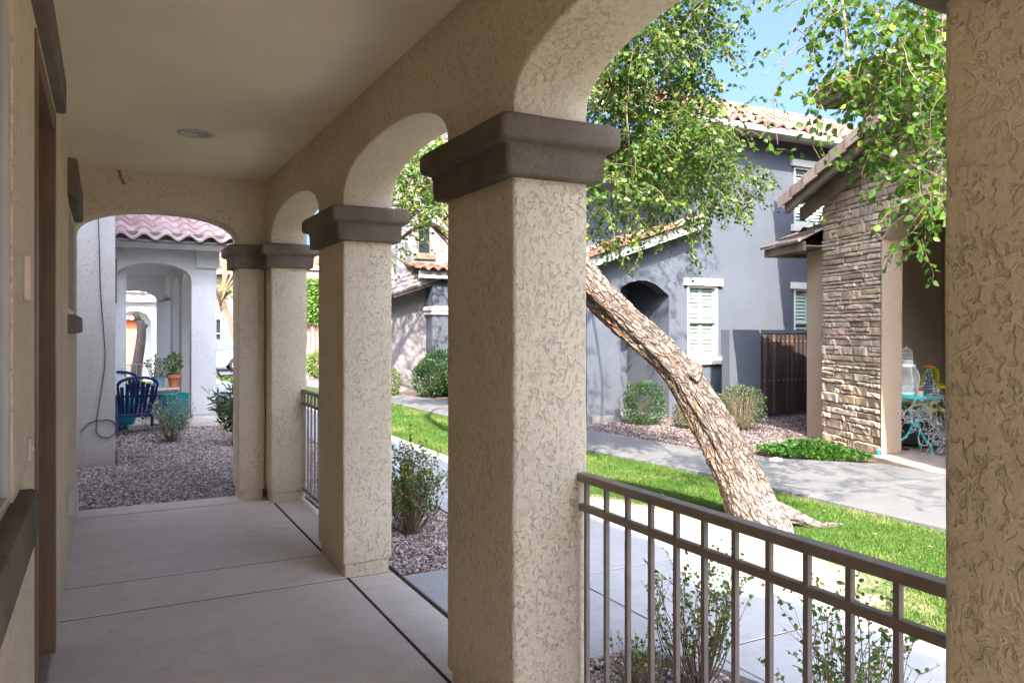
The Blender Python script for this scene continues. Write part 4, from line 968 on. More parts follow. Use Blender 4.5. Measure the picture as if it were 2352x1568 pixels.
# ---- leafy ground cover by the stone pier
t = thing('ground_cover', 'bright green leafy ground cover plant at the foot of the stone pier', 'plant', (7.25, 6.35, 0))
r_ = np.random.default_rng(5); n = 2600; a = r_.uniform(0, 6.28, n); q = np.sqrt(r_.random(n)); x = 7.42+.62*q*np.cos(a)*.62-.18*q*np.sin(a); y = 6.45+.75*q*np.sin(a)*.8
P = np.stack([x, y, .02+r_.random(n)*.19*(1.05-q)+.02], 1); D = np.stack([np.cos(a), np.sin(a), .4+0*a], 1)+r_.normal(size=(n, 3))*.6
leaves_obj('foliage', P, D, .042, M['ground_cover'], t, up=1.0)
mb = MB(); rg = random.Random(2)
for i in range(30):
    k = rg.randrange(n); mb.tube([(7.42, 6.45, -.02), ((7.42+P[k][0])/2, (6.45+P[k][1])/2, .05), tuple(P[k])], .003, 4)
mb.build('stem', M['twig'], t)
# ---- sparse shrubs by the railing, in the gap and beyond the end arch
def stem_shrub(label, base, h, spread, ns, mat, seed, lsize=.018, tpl=(LEAF_V, LEAF_F), dens=1.0, name='twiggy_shrub', stemmat=None, lowbare=.25, group=None, droop=0.0, rad=.004):
    t = thing(name, label, 'shrub', base, 0, group); rg = random.Random(seed); P = []; D = []; mb = MB(); B = Vector(base)
    for i in range(ns):
        a = rg.uniform(0, 6.28); o = rg.uniform(.15, 1)*spread; H = h*rg.uniform(.55, 1.0)*(1-.25*(o/spread)**2)
        p = B+Vector((math.cos(a), math.sin(a), 0))*.03*rg.random(); e = B+Vector((math.cos(a)*o, math.sin(a)*o, H))
        m_ = p.lerp(e, .5)+Vector((rg.gauss(0, .03), rg.gauss(0, .03), -.05*H)); S = spline([p, m_, e], 7); mb.tube(S, [rad*(1-.8*k/(len(S)-1)) for k in range(len(S))], 4, cap=False)
        for k in range(3, len(S)):
            if k/len(S) < lowbare: continue
            if rg.random() < .75:
                d = (S[k]-S[k-1]).normalized(); sd_ = Vector((rg.gauss(0, 1), rg.gauss(0, 1), rg.uniform(0, .7)))
                L = h*rg.uniform(.10, .26); q = [S[k], S[k]+(d*.6+sd_*.5).normalized()*L*.5, S[k]+(d*.6+sd_*.55).normalized()*L+Vector((0, 0, .01-droop*L))]
                mb.tube(q, [rad*.4, rad*.3, rad*.15], 3, cap=False); m = int(L/.018*dens)
                for j in range(m):
                    u = (j+.5)/m; pp = q[0].lerp(q[1], u*2) if u < .5 else q[1].lerp(q[2], u*2-1)
                    ax = Vector((rg.gauss(0, 1), rg.gauss(0, 1), rg.gauss(.4, .6))).normalized(); P.append(tuple(pp)); D.append(tuple(ax))
    mb.build('stem', stemmat or M['twig'], t)
    leaves_obj('foliage', np.array(P), np.array(D), lsize, mat, t, tpl=tpl, up=.4, seed=seed, var=.4); return t
stem_shrub('small leggy shrub with bare brown twigs, behind the middle of the near railing', (2.20, 2.50, -.03), .60, .20, 46, M['shrub'], 1, .018, dens=1.0, lowbare=.3)
stem_shrub('thin green shrub tuft low at the left of the near railing', (2.0, 2.66, -.03), .24, .15, 26, M['shrub'], 2, .018)
stem_shrub('leggy yellowing shrub behind the right end of the near railing', (2.16, 1.72, -.03), .68, .27, 52, M['shrub'], 3, .018, dens=1.1, lowbare=.15)
stem_shrub('upright green shrub growing from the gravel beside the second column', (2.0, 5.42, -.03), .68, .29, 80, M['shrub'], 4, .021, dens=1.4, lowbare=.12)
stem_shrub('pale grey twiggy shrub before the teal planter', (.78, 11.35, -.03), .62, .36, 60, M['sage'], 5, .022, dens=1.0, name='sage_shrub')
stem_shrub('tall dark green shrub with long narrow leaves beside the corner column', (1.52, 10.6, -.03), .95, .30, 34, M['oleander'], 6, .115, tpl=(NARROW_V, NARROW_F), dens=.7, name='oleander_shrub', lowbare=.1)
# ---- gravel
ico = bmesh.new(); bmesh.ops.create_icosphere(ico, subdivisions=1, radius=1); IV = np.array([tuple(v.co) for v in ico.verts]); IF = [tuple(v.index for v in f.verts) for f in ico.faces]; ico.free()
IV = IV*(1+np.random.default_rng(3).uniform(-.16, .16, (12, 1)))
def gravel(name, label, polys, dens, smin, smax, seed, z=-.026, zr=.012, mat=None):
    r = np.random.default_rng(seed); PP = []
    for x0, y0, x1, y1 in polys:
        n = int(abs((x1-x0)*(y1-y0))*dens); PP.append(np.stack([r.uniform(x0, x1, n), r.uniform(y0, y1, n), z+r.uniform(0, zr, n)], 1))
    P = np.concatenate(PP); N = len(P)
    A = r.normal(size=(N, 3)); A[:, 2] *= .25; Bv = r.normal(size=(N, 3))*.35+np.array([0, 0, 1.0]); S = r.uniform(smin, smax, N)
    Mx = frames(A, Bv, np.ones(N))*np.stack([S, S*r.uniform(.6, .9, N), S*r.uniform(.35, .65, N)], 1)[:, None, :]
    o = inst(name, IV, IF, Mx, P, r.random(N), mat or M['gravel']); o['kind'] = 'stuff'; tag(o, label, 'gravel'); return o
gravel('gravel', 'brown gravel stones in the beds beside the porch floor', [(1.61, .2, 2.16, 2.975), (2.16, .2, 2.42, 2.75), (1.62, 4.51, 2.49, 7.4)], 5200, .008, .019, 1)
gravel('gravel', 'purplish brown gravel between the porch and the pale house', [(-.3, 7.37, 2.49, 9.7), (.12, 9.7, 2.49, 11.6)], 3600, .009, .022, 2)
gravel('gravel', 'dusky gravel beyond the grey shrub by the pale house', [(.12, 11.6, 2.49, 13.04), (1.7, 13.04, 2.49, 15)], 1800, .012, .024, 3)
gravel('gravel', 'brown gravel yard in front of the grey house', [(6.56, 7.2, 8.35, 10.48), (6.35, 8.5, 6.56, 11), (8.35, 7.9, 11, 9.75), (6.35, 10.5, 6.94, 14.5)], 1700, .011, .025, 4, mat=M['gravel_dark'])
# ---- grass
def grass(label, polys, dens, h, seed, w=.0032):
    r = np.random.default_rng(seed); PP = []
    for x0, y0, x1, y1 in polys:
        n = int((x1-x0)*(y1-y0)*dens); PP.append(np.stack([r.uniform(x0, x1, n), r.uniform(y0, y1, n), np.full(n, -.014)], 1))
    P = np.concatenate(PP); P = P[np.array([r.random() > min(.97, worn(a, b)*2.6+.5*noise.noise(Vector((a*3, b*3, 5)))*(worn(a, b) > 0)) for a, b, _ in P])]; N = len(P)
    patch = np.array([noise.noise(Vector((a*1.3, b*1.3, 0)))+.5*noise.noise(Vector((a*4, b*4, 3))) for a, b, _ in P])
    dry = np.array([max(0, 1-abs(noise.noise(Vector((a*.8+7, b*.8, 1)))*6)) for a, b, _ in P])*.25
    ed = np.clip(1-np.minimum(np.abs(P[:, 0]-5.5), 1)/.16, 0, 1)*.35
    Z = r.normal(size=(N, 3))*.38+np.array([0, 0, 1.0]); A = r.normal(size=(N, 3)); L = h*(1+patch*.5)*r.uniform(.6, 1.25, N)
    tv = [(-w/2/h, 0, 0), (w/2/h, 0, 0), (w/3/h, .12, .55), (0, .3, 1)]
    F_ = frames(A, Z, L); rn = np.clip(r.random(N)*.62+patch*.35+.12+dry+ed, 0, 1)
    o = inst('grass', tv, [(0, 1, 2), (0, 2, 3)], F_, P, rn, M['grass']); tag(o, label, 'grass', kind='stuff'); return o
grass('short green lawn grass in the strip under the leaning tree', [(3.63, 1.0, 5.54, 5.8), (3.63, 5.8, 5.42, 8.4)], 9000, .036, 1)
grass('short green lawn grass farther along the strip', [(3.63, 8.4, 5.24, 15)], 4200, .04, 2, w=.005)
# fallen leaves on the lawn
lv = [(5.25, 3.9), (4.95, 3.3), (5.1, 3.05), (4.4, 5.5), (4.9, 3.7), (5.3, 5.4), (5.2, 4.4), (4.5, 2.9), (5.35, 3.2), (5.0, 2.6), (4.2, 3.5), (4.75, 6.2)]
for i, (x, y) in enumerate(lv):
    mb = MB(); a = i*1.7; c, s = math.cos(a)*.035, math.sin(a)*.035
    mb.add([(x+v[0]*c-v[1]*s, y+v[0]*s+v[1]*c, .028+v[2]*.03+.004*(i % 3)) for v in LEAF_V], LEAF_F, 0, .99)
    o = mb.build('fallen_leaf', M['shrub']); tag(o, 'small yellow fallen leaf lying on the lawn', 'leaf', 'fallen leaves on the lawn')

# ============================================================ FURNITURE ON THE PALE HOUSE'S PATIO
def arc_pts(n, a0, a1, f): return [f(R(a0+(a1-a0)*i/n)) for i in range(n+1)]
def adirondack(label, loc, rot, sc=1.0, group=None):
    t = thing('garden_chair', label, 'chair', loc, rot, group)
    # local: x to the side, y towards the sitter's back, z up
    seat = MB()
    for i in range(5): seat.cbox((-.26*sc, (-.28+i*.105)*sc, (.36-.028*i)*sc), (.26*sc, (-.185+i*.105)*sc, (.378-.028*i)*sc), .004)
    seat.build('seat', M['blue'], t, local=True)
    bk = MB()
    def bp(x, h): return (x*sc, (.24+.40*h)*sc, (.24+h*.80)*sc)
    for i in range(7):
        c = (i-3); x0 = c*.060; w0 = .019; w1 = .027; top = .70-.012*c*c
        f = 1+.22
        vs = [bp(x0-w0, 0), bp(x0+w0, 0), bp(x0*f*1.02+w1, top), bp(x0*f*1.02-w1, top)]
        vs2 = [(a, b+.018*sc, c_) for a, b, c_ in vs]; bk.add(vs+vs2, [(0, 1, 2, 3), (7, 6, 5, 4), (0, 4, 5, 1), (1, 5, 6, 2), (2, 6, 7, 3), (3, 7, 4, 0)])
    b = bk.build('backrest', M['blue'], t, local=True)
    rim = MB(); pts = []
    for i in range(15):
        x = -.285+.57*i/14; pts.append(bp(x, .64+.13*math.sqrt(max(0, 1-(x/.285)**2))))
    pts = [bp(-.22, .0), bp(-.255, .35)]+pts+[bp(.255, .35), bp(.22, 0)]
    n = len(pts); vs = []
    for i, p in enumerate(pts):
        c = Vector((0, p[1], .24*sc+.30*sc)); d = (Vector(p)-c); d.y = 0; d.normalize(); P_ = Vector(p)
        for a, b_ in ((-.022, -.002), (.022, -.002), (.022, .024), (-.022, .024)): vs.append(P_+d*a*sc+Vector((0, b_*sc, 0)))
    rim.add(vs, [(i*4+j, i*4+(j+1) % 4, (i+1)*4+(j+1) % 4, (i+1)*4+j) for i in range(n-1) for j in range(4)])
    rim.build('back_frame', M['blue'], t, local=True)
    r2 = MB(); r2.cbox((-.29*sc, .325*sc, .535*sc), (.29*sc, .355*sc, .575*sc), .005); r2.cbox((-.26*sc, .245*sc, .21*sc), (.26*sc, .275*sc, .27*sc), .005); r2.build('cross_rail', M['blue'], t, local=True)
    for s in (-1, 1):
        a = MB(); xs = s*.32*sc
        a.prism([(-.36, .565), (.34, .535), (.37, .555), (.36, .575), (-.34, .592), (-.39, .585)], lambda u, v, d: (xs+(d-.5)*.115*sc, u*sc, v*sc), bev=.004); a.build('armrest', M['blue'], t, local=True)
        l = MB(); l.prism([(-.34, 0), (-.25, 0), (-.24, .56), (-.32, .56)], lambda u, v, d: (xs-.02*sc+.032*sc*d, u*sc, v*sc), bev=.003); l.build('leg', M['blue'], t, local=True)
        l = MB(); l.prism([(.40, 0), (.47, 0), (.36, .54), (.30, .54)], lambda u, v, d: (xs-.055*sc+.030*sc*d, u*sc, v*sc), bev=.003)
        l.prism([(-.28, .30), (-.28, .37), (.12, .31), (.40, .10), (.38, .02), (.30, .12), (.05, .25)], lambda u, v, d: (xs-.092*sc+.030*sc*d, u*sc, v*sc)); l.build('leg', M['blue'], t, local=True)
    return t
adirondack('navy blue slatted garden chair seen from behind on the patio', (.36, 12.55, .055), math.pi+R(6), .90)
adirondack('second navy blue garden chair, mostly hidden behind the pale wall corner', (.02+.35, 14.3, .055), math.pi-R(20), .9)
def pot(name, label, cat, loc, prof, mat, plant=None, n=24):
    t = thing(name, label, cat, loc); mb = MB(); mb.lathe(prof, loc, n); mb.build('pot', mat, t, smooth=35); 
    if plant:
        h, r, cnt, m_, sz, sd = plant; rs = np.random.default_rng(sd); v = rs.normal(size=(cnt, 3)); v /= np.linalg.norm(v, axis=1, keepdims=True); top = max(z for _, z in prof)
        P = np.array(loc)+np.array([0, 0, top+h*.45])+v*(rs.random((cnt, 1))**.4)*np.array([r, r, h*.5]); leaves_obj('foliage', P, v+rs.normal(size=v.shape)*.4, sz, m_, t, up=.4, seed=sd)
        s = MB()
        for k in range(10): s.tube([(loc[0], loc[1], loc[2]+top-.05), tuple(P[k*7])], .004, 4)
        s.build('stem', M['twig'], t)
    return t
pot('planter', 'large glossy teal planter bowl on the patio edge', 'planter', (.93, 12.75, 0), [(.12, 0), (.15, .02), (.19, .15), (.212, .32), (.222, .47), (.226, .53), (.214, .53), (.205, .48), (.17, .46), (.01, .455)], M['teal'])
tb = thing('plant_stand', 'weathered low wooden stand holding potted plants', 'stand', (.80, 13.55, .055))
mb = MB(); mb.cbox((.62, 13.38, .545), (1.05, 13.72, .575), .004); mb.build('top', M['beige'], tb)
mb = MB(); mb.cbox((.65, 13.40, .42), (1.02, 13.42, .53), .003); mb.build('apron', M['fascia'], tb)
for x in (.66, 1.01):
    for y in (13.41, 13.69): mb = MB(); mb.cbox((x-.016, y-.016, .055), (x+.016, y+.016, .545), .003); mb.build('leg', M['fascia'], tb)
pot('flower_pot', 'blue grey pot with a pale bushy plant on the wooden stand', 'plant pot', (.75, 13.52, .575), [(.07, 0), (.085, .10), (.10, .17), (.10, .19), (.088, .19), (.01, .17)], M['bluepot'], (.30, .21, 420, M['sage'], .035, 3))
pot('flower_pot', 'terracotta pot with a green plant on the wooden stand', 'plant pot', (.975, 13.52, .575), [(.065, 0), (.095, .15), (.12, .155), (.12, .21), (.105, .21), (.01, .19)], M['terra'], (.36, .12, 260, M['shrub'], .045, 4))
pot('storage_tub', 'dark teal round tub half hidden behind the chair', 'tub', (.25, 13.2, .055), [(.14, 0), (.17, .08), (.155, .14), (.175, .20), (.16, .27), (.18, .36), (.17, .40), (.02, .40)], M['teal'])

# ============================================================ THINGS ON THE BROWN HOUSE'S PORCH
TP = bf(.10, .55, 0); TP.z = .015
t = thing('bistro_table', 'round teal metal bistro table on the brown porch', 'table', tuple(TP))
mb = MB(); mb.lathe([(.01, .655), (.285, .655), (.30, .66), (.305, .68), (.30, .688), (.01, .69)], tuple(TP), 32); mb.build('tabletop', M['tealm'], t, smooth=35)
mb = MB(); mb.lathe([(.045, .30), (.06, .305), (.06, .335), (.045, .34)], tuple(TP), 16); mb.build('hub', M['tealm'], t, smooth=35)
for k in range(3):
    a = R(25+k*120); c, s = math.cos(a), math.sin(a)
    S = spline([TP+Vector((c*q, s*q, z)) for q, z in ((.22, .655), (.09, .50), (.045, .33), (.10, .20), (.20, .10), (.235, .03), (.255, .0))], 30); mb = MB(); mb.tube(S, .014, 8); mb.tube([TP+Vector((c*.255, s*.255, 0)), TP+Vector((c*.255, s*.255, .012))], .022, 10); mb.build('leg', M['tealm'], t, smooth=40)
def rel(dx, dy, z=0.0): return Vector((TP.x+dx, TP.y+dy, .015+z))
CG = rel(-.145, .10, .69)   # big bird cage
VW = Vector((TP.x, TP.y, 0)).normalized(); VR = Vector((VW.y, -VW.x, 0))       # unit vectors away from and along the walk, to place things on the table
CG = TP+VR*-.10+VW*.02+Vector((0, 0, .69))
t = thing('birdcage', 'big white barrel shaped wire cage on the teal table', 'cage', tuple(CG))
mb = MB(); mb.lathe([(.01, 0), (.105, 0), (.11, .015), (.105, .035), (.01, .035)], tuple(CG), 28); mb.build('base', M['white'], t, smooth=35)
mb = MB()
def cr(z): return .092+.052*math.sin(math.pi*(z-.03)/.31)
for i in range(24):
    z = .045+i*.0122; r = cr(z); mb.tube([CG+Vector((r*math.cos(q*.2618), r*math.sin(q*.2618), z)) for q in range(25)], .0022, 4, cap=False)
mb.build('ring_wires', M['white'], t)
mb = MB()
for k in range(6): mb.tube([CG+Vector((cr(z)*math.cos(k*1.047), cr(z)*math.sin(k*1.047), z)) for z in np.linspace(.03, .34, 14)], .005, 5)
mb.build('uprights', M['white'], t)
mb = MB(); mb.lathe([(.01, .335), (.10, .335), (.105, .345), (.10, .375), (.01, .375)], tuple(CG), 28); mb.build('lid', M['white'], t, smooth=35)
C2 = CG+Vector((0, 0, .376)); t = thing('small_birdcage', 'small cream domed birdcage standing on top of the white barrel cage', 'cage', tuple(C2))
mb = MB(); mb.lathe([(.01, 0), (.07, 0), (.075, .01), (.073, .045), (.066, .05), (.01, .05)], tuple(C2), 24); mb.build('base', M['cream'], t, smooth=35)
mb = MB()
for k in range(14):
    a = 2*math.pi*k/14; mb.tube([C2+Vector((r*math.cos(a), r*math.sin(a), z)) for r, z in ((.066, .05), (.066, .13), (.060, .155), (.046, .176), (.025, .19), (.002, .196))], .0022, 4)
for z in (.075, .13): mb.tube([C2+Vector((.067*math.cos(q*.2618), .067*math.sin(q*.2618), z)) for q in range(25)], .003, 4, cap=False)
mb.build('bars', M['cream'], t)
mb = MB(); mb.lathe([(.004, .19), (.011, .197), (.004, .21), (.002, .225)], tuple(C2), 10); mb.tube([C2+Vector((-.02, 0, .223)), C2+Vector((.02, 0, .223))], .003, 4); mb.build('finial', M['cream'], t)
# bauble tree
BT = TP+VR*.14+VW*-.02+Vector((0, 0, .69)); t = thing('bauble_tree', 'small cone shaped tree of shiny coloured baubles on the teal table', 'ornament', tuple(BT))
mb = MB(); mb.lathe([(.01, .0), (.075, 0), (.06, .08), (.035, .2), (.008, .32)], tuple(BT), 14); mb.build('core', M['black'], t)
ic = bmesh.new(); bmesh.ops.create_icosphere(ic, subdivisions=2, radius=1); BV = np.array([tuple(v.co) for v in ic.verts]); BF_ = [tuple(v.index for v in f.verts) for f in ic.faces]; ic.free()
rg = random.Random(3)
for lv_ in range(10):
    z = .018+lv_*.032; r = .086*(1-lv_/10.5)+.008; k = max(3, int(2*math.pi*r/.034))
    for j in range(k):
        a = 2*math.pi*(j+.5*(lv_ % 2))/k; s = .0165-.0006*lv_; mb = MB(); mb.add([(BT.x+r*math.cos(a)+v[0]*s, BT.y+r*math.sin(a)+v[1]*s, BT.z+z+v[2]*s) for v in BV], BF_, 0, rg.random())
        if not ('bauble' in [c.name[:6] for c in t.children]) or True: mb.build('bauble', M['orn'], t, smooth=True)
mb = MB(); s = .022; mb.add([(BT.x+v[0]*s, BT.y+v[1]*s, BT.z+.345+v[2]*s) for v in BV], BF_, 0, .8); mb.build('top_bauble', M['pred'], t, smooth=True)
CA = TP+VR*.045+VW*-.12+Vector((0, 0, .69)); t = thing('candle_cup', 'small cream cup candle with a dark red lid beside the bauble tree', 'candle', tuple(CA))
mb = MB(); mb.lathe([(.01, 0), (.036, 0), (.04, .01), (.038, .055), (.01, .056)], tuple(CA), 18); mb.build('cup', M['vinyl'], t, smooth=35)
mb = MB(); mb.lathe([(.01, .057), (.032, .057), (.03, .075), (.012, .085), (.003, .085)], tuple(CA), 18); mb.build('lid', M['pred'], t, smooth=35)
# yellow chairs
def yellow_chair(label, loc, rot):
    t = thing('patio_chair', label, 'chair', loc, rot, 'yellow plastic patio chairs'); t.scale = (1.14, 1.14, 1.14)
    Y_ = M['yellow']
    mb = MB(); mb.prism([(-.26, -.27), (.26, -.27), (.25, .25), (-.25, .25)], lambda u, v, d: (u, v, .40+.03*d-.03*(v+.27)/.5), bev=.008); mb.build('seat', Y_, t, local=True)
    mb = MB()
    def bk(x, z): return (x, .25+.14*(z-.42)/.45+.03*(1-(x/.26)**2), z)
    fr_ = [(-.25, .42), (-.26, .80)]+[(-.26+.06*(1-math.cos(R(a))), .80+.06*math.sin(R(a))) for a in (30, 60, 90)]+[(.26-.06*(1-math.cos(R(a))), .80+.06*math.sin(R(a))) for a in (90, 60, 30)]+[(.26, .80), (.25, .42)]
    mb.tube([bk(*p) for p in fr_], .018, 8); mb.build('back_frame', Y_, t, local=True, smooth=True)
    mb = MB(); N_ = 26
    for i in range(N_):
        x = -.235+.47*i/(N_-1); mb.tube([bk(x, .46), bk(x, .65), bk(x, .85)], .0055, 4)
    for j in range(20): mb.tube([bk(x, .46+j*.0205) for x in np.linspace(-.24, .24, 9)], .0055, 4)
    mb.build('back_mesh', Y_, t, local=True)
    for s in (-1, 1):
        mb = MB(); mb.tube(spline([(s*.27, -.28, .0), (s*.28, -.26, .40), (s*.285, -.23, .62), (s*.29, -.16, .655), (s*.285, .10, .66), (s*.265, .27, .68)], 24), .019, 8); mb.build('armrest', Y_, t, local=True, smooth=True)
        mb = MB(); mb.tube([(s*.27, .31, 0), (s*.25, .27, .44)], [.018, .02], 8); mb.build('leg', Y_, t, local=True)
    return t
def cushion(name, label, loc, rx, rz, tilt, text=None):
    t = thing(name, label, 'cushion', loc, rx); mb = MB(); n = 14; vs = []
    for sd_ in (1, -1):
        for i in range(n+1):
            for j in range(n+1):
                u, v = i/n*2-1, j/n*2-1; th_ = max(0, (1-abs(u)**3.2)*(1-abs(v)**3.2))**.5*.06
                pin = 1-.05*(1-abs(u))*abs(v)**4; x = u*rz[0]*(1-.06*(1-u*u*0)*0)*pin; z = v*rz[1]
                y = -sd_*th_; vs.append((x, y*math.cos(tilt)+(-z)*math.sin(-tilt)*-1, z*math.cos(tilt)+rz[1]))
    w_ = n+1; fs = [(s*w_*w_+i*w_+j, s*w_*w_+i*w_+j+1, s*w_*w_+(i+1)*w_+j+1, s*w_*w_+(i+1)*w_+j) for s in (0, 1) for i in range(n) for j in range(n)]
    mb.add(vs, fs); mb.build('cover', M['pillow'], t, local=True, smooth=True); return t
camdir = math.atan2(VW.x, VW.y)    # azimuth of the line of sight to the table
c1p = TP+VR*.03+VW*.66; c1p.z = .015
yellow_chair('yellow plastic patio chair behind the teal table, with a blue lettered cushion', tuple(c1p), -camdir+R(8))
q1 = c1p+VW*.12+Vector((0, 0, .50)); pc = cushion('cushion', 'white cushion with blue lettering on the chair behind the table', tuple(q1), -camdir+R(8), (.24, .13), .28)
fc = bpy.data.curves.new('lettering', 'FONT'); fc.body = 'PEACE'; fc.size = .155; fc.extrude = .002; fc.align_x = 'CENTER'; fc.offset = .004
fo = bpy.data.objects.new('lettering', fc); link(fo); dg = bpy.context.evaluated_depsgraph_get(); me = bpy.data.meshes.new_from_object(fo.evaluated_get(dg)); bpy.data.objects.remove(fo)
lo = link(bpy.data.objects.new('lettering', me)); me.materials.clear(); me.materials.append(M['pblue']); lo.parent = pc; lo.location = (0.0, -.072, .085); lo.rotation_euler = (R(90-10), 0, 0)
c2p = TP+VR*.60+VW*.42; c2p.z = .015
yellow_chair('yellow plastic patio chair at the right, partly cut off by the near column', tuple(c2p), -camdir-R(50))
q2 = c2p+VW*.02+VR*.03+Vector((0, 0, .50)); p2 = cushion('cushion', 'white cushion with a red star motif on the right yellow chair', tuple(q2), -camdir-R(40), (.15, .19), .2)
mb = MB()
for k in range(8):
    a = k*math.pi/4; mb.prism([(math.cos(a)*.045, math.sin(a)*.045), (math.cos(a+.5)*.012, math.sin(a+.5)*.012), (0, 0), (math.cos(a-.5)*.012, math.sin(a-.5)*.012)], lambda u, v, d: (u-.05, -.064-.004*d, .24+v))
mb.build('star_print', M['pred'], p2, local=True)
mb = MB(); mb.cbox((-.10, -.058, .05), (.06, -.052, .13), .002); mb.build('patch_print', M['pred'], p2, local=True)
# dark box and small pot on the porch floor
BX = TP+VW*.55+VR*-.02; t = thing('storage_box', 'black storage box on the floor behind the teal table', 'box', (BX.x, BX.y, .015), -camdir)
mb = MB(); mb.cbox((-.28, -.2, .02), (.28, .2, .30), .015); mb.build('body', M['black'], t, local=True); mb = MB(); mb.cbox((-.30, -.22, .30), (.30, .22, .345), .012); mb.build('lid', M['black'], t, local=True)
FB = TP+VR*-.24+VW*.05; t = thing('umbrella_base', 'black stand with flat feet on the floor left of the teal table legs', 'stand', (FB.x, FB.y, .015), 0)
mb = MB(); mb.tube([(FB.x, FB.y, .02), (FB.x, FB.y, .62)], .018, 10); mb.build('post', M['black'], t)
for k in range(4):
    a = k*math.pi/2+.4; mb = MB(); mb.prism([(0, -.02), (.17, -.012), (.17, .012), (0, .02)], lambda u, v, d: (FB.x+u*math.cos(a)-v*math.sin(a), FB.y+u*math.sin(a)+v*math.cos(a), .02+.02*d+k*.0007)); mb.build('foot', M['black'], t)
SP = bf(-.10, -.02, 0); pot('candle_pot', 'small pale green pot at the foot of the stucco pier', 'pot', (SP.x, SP.y, .015), [(.025, 0), (.03, .01), (.032, .07), (.025, .075), (.01, .07)], M['vinyl'], n=16)
pot('candle_pot', 'tiny teal pot beside the pale one at the foot of the pier', 'pot', (SP.x-.06, SP.y+.02, .015), [(.018, 0), (.022, .01), (.024, .05), (.015, .055), (.01, .05)], M['teal'], n=16)
# tangle of string lights hanging from the table
rg = random.Random(8); t = thing('string_lights', 'tangled heap of white string lights hanging off the teal table', 'string lights', (TP.x, TP.y, .0))
mb = MB(); bl = []
def wire(pts, r=.003): S = spline(pts, max(8, 5*(len(pts)-1))); mb.tube(S, r, 4, cap=False); bl.extend([S[i] for i in range(0, len(S), 3)])
def tp(r_, w_, z): return TP+VR*r_+VW*w_+Vector((0, 0, z))
for k in range(34):     # loops over the table edge on the left, swag to the right
    u = rg.random(); cx_ = -.33+.62*u; cz_ = .66-.40*math.sin(min(1, u*1.25)*math.pi)*.75 + (.05 if u > .75 else 0)+rg.gauss(0, .05); R1 = rg.uniform(.04, .11); ph = rg.uniform(0, 6.28); el = rg.uniform(.5, 1); dp = -.30+rg.uniform(-.05, .05)
    wire([tp(cx_+R1*math.cos(ph+q*.8), dp+rg.gauss(0, .012), cz_+R1*el*math.sin(ph+q*.8)) for q in range(rg.randint(5, 9))], .0022)
for k in range(75):     # the hanging mesh on the right falling to the floor
    u = rg.random(); z1 = rg.uniform(.06, .6); x1 = .10+.40*u-(.55-z1)*.0+(.6-z1)*.12*u
    p = [tp(x1, -.27, z1)]
    for q in range(rg.randint(4, 8)):
        l = p[-1]; p.append(l+VR*rg.gauss(.01, .05)+VW*rg.gauss(0, .02)+Vector((0, 0, rg.gauss(-.03, .06)))); p[-1].z = max(.02, p[-1].z)
    wire(p, .0019)
wire([tp(-.36, -.3, .5), tp(-.38, -.3, .68), tp(-.33, -.28, .80), tp(-.24, -.25, .78), tp(-.12, -.24, .74), tp(-.02, -.26, .84), tp(.02, -.27, .76), tp(-.03, -.3, .6), tp(-.12, -.31, .5)], .004)
wire([tp(.05, -.31, .32), tp(.03, -.31, .18), tp(.06, -.31, .12), tp(.12, -.31, .13), tp(.14, -.3, .24)], .005)
mb.build('cord', M['lightwire'], t)
bm_ = MB()
for p in bl[::2]:
    d = Vector((rg.gauss(0, 1), rg.gauss(0, 1), rg.gauss(0, 1))).normalized()*.014; bm_.tube([p, p+d], [.0034, .0016], 5)
o = bm_.build('bulbs', M['lightwire'], t); o['kind'] = 'stuff'
# rock with a low light by the walk
t = thing('path_light', 'small pale square path light lying in the gravel by the far walk', 'light', (6.72, 6.35, 0)); mb = MB(); mb.cbox((6.66, 6.30, -.01), (6.78, 6.40, .045), .01); mb.build('body', M['white'], t); mb = MB(); mb.cbox((6.70, 6.33, .046), (6.74, 6.37, .06), .004); mb.build('lens', M['alloy'], t)

# ============================================================ LAVENDER HOUSE IN THE MIDDLE GAP
lh = thing('house', 'lavender grey house with a dark upstairs window, seen between the two nearest columns', 'house', (8, 21, 0))
LY = 19.0
mb = MB()
mb.prism([(5.9, -.2), (5.9, 2.25), (7.75, 2.85), (7.9, 2.85), (7.9, -.2)], lambda u, v, d: (u, LY+.2*d, v)); mb.box((7.9, LY+.001, -.2), (12, LY+.2, 3.0)); mb.box((5.9, LY+.201, -.2), (6.1, 21.3, 2.2))
mb.box((6.0, LY+.25, 2.2), (12, LY+.45, 6.5)); mb.box((6.0, LY+.46, 2.2), (6.2, 21.6, 6.5)); mb.build('wall', M['lav'], lh)
mb = MB(); mb.cbox((7.42, LY-.55, -.2), (8.4, LY-.05, 2.86), .03); mb.build('pier', M['grey'], lh)
mb = MB(); mb.cbox((7.35, LY-.62, 1.98), (8.5, LY+.0-.001, 2.10), .02); mb.cbox((7.38, LY-.6, 1.88), (8.5, LY-.002, 1.975), .02); mb.build('band', M['cream'], lh)
mb = MB(); mb.cbox((6.98, LY-.75, 2.80), (9, LY-.66, 2.88), .01); mb.cbox((7.02, LY-.70, 2.88), (9, LY-.58, 3.0), .01); mb.build('gutter', M['cream'], lh)
mb = MB(); tile_roof(mb, (6.95, LY-.85, 3.02), (1, 0, 0), (0, 1, .2), 4, 1.1, tw=.26, course=.34, amp=.04, seed=61); mb.build('roof', M['tile'], lh, smooth=30)
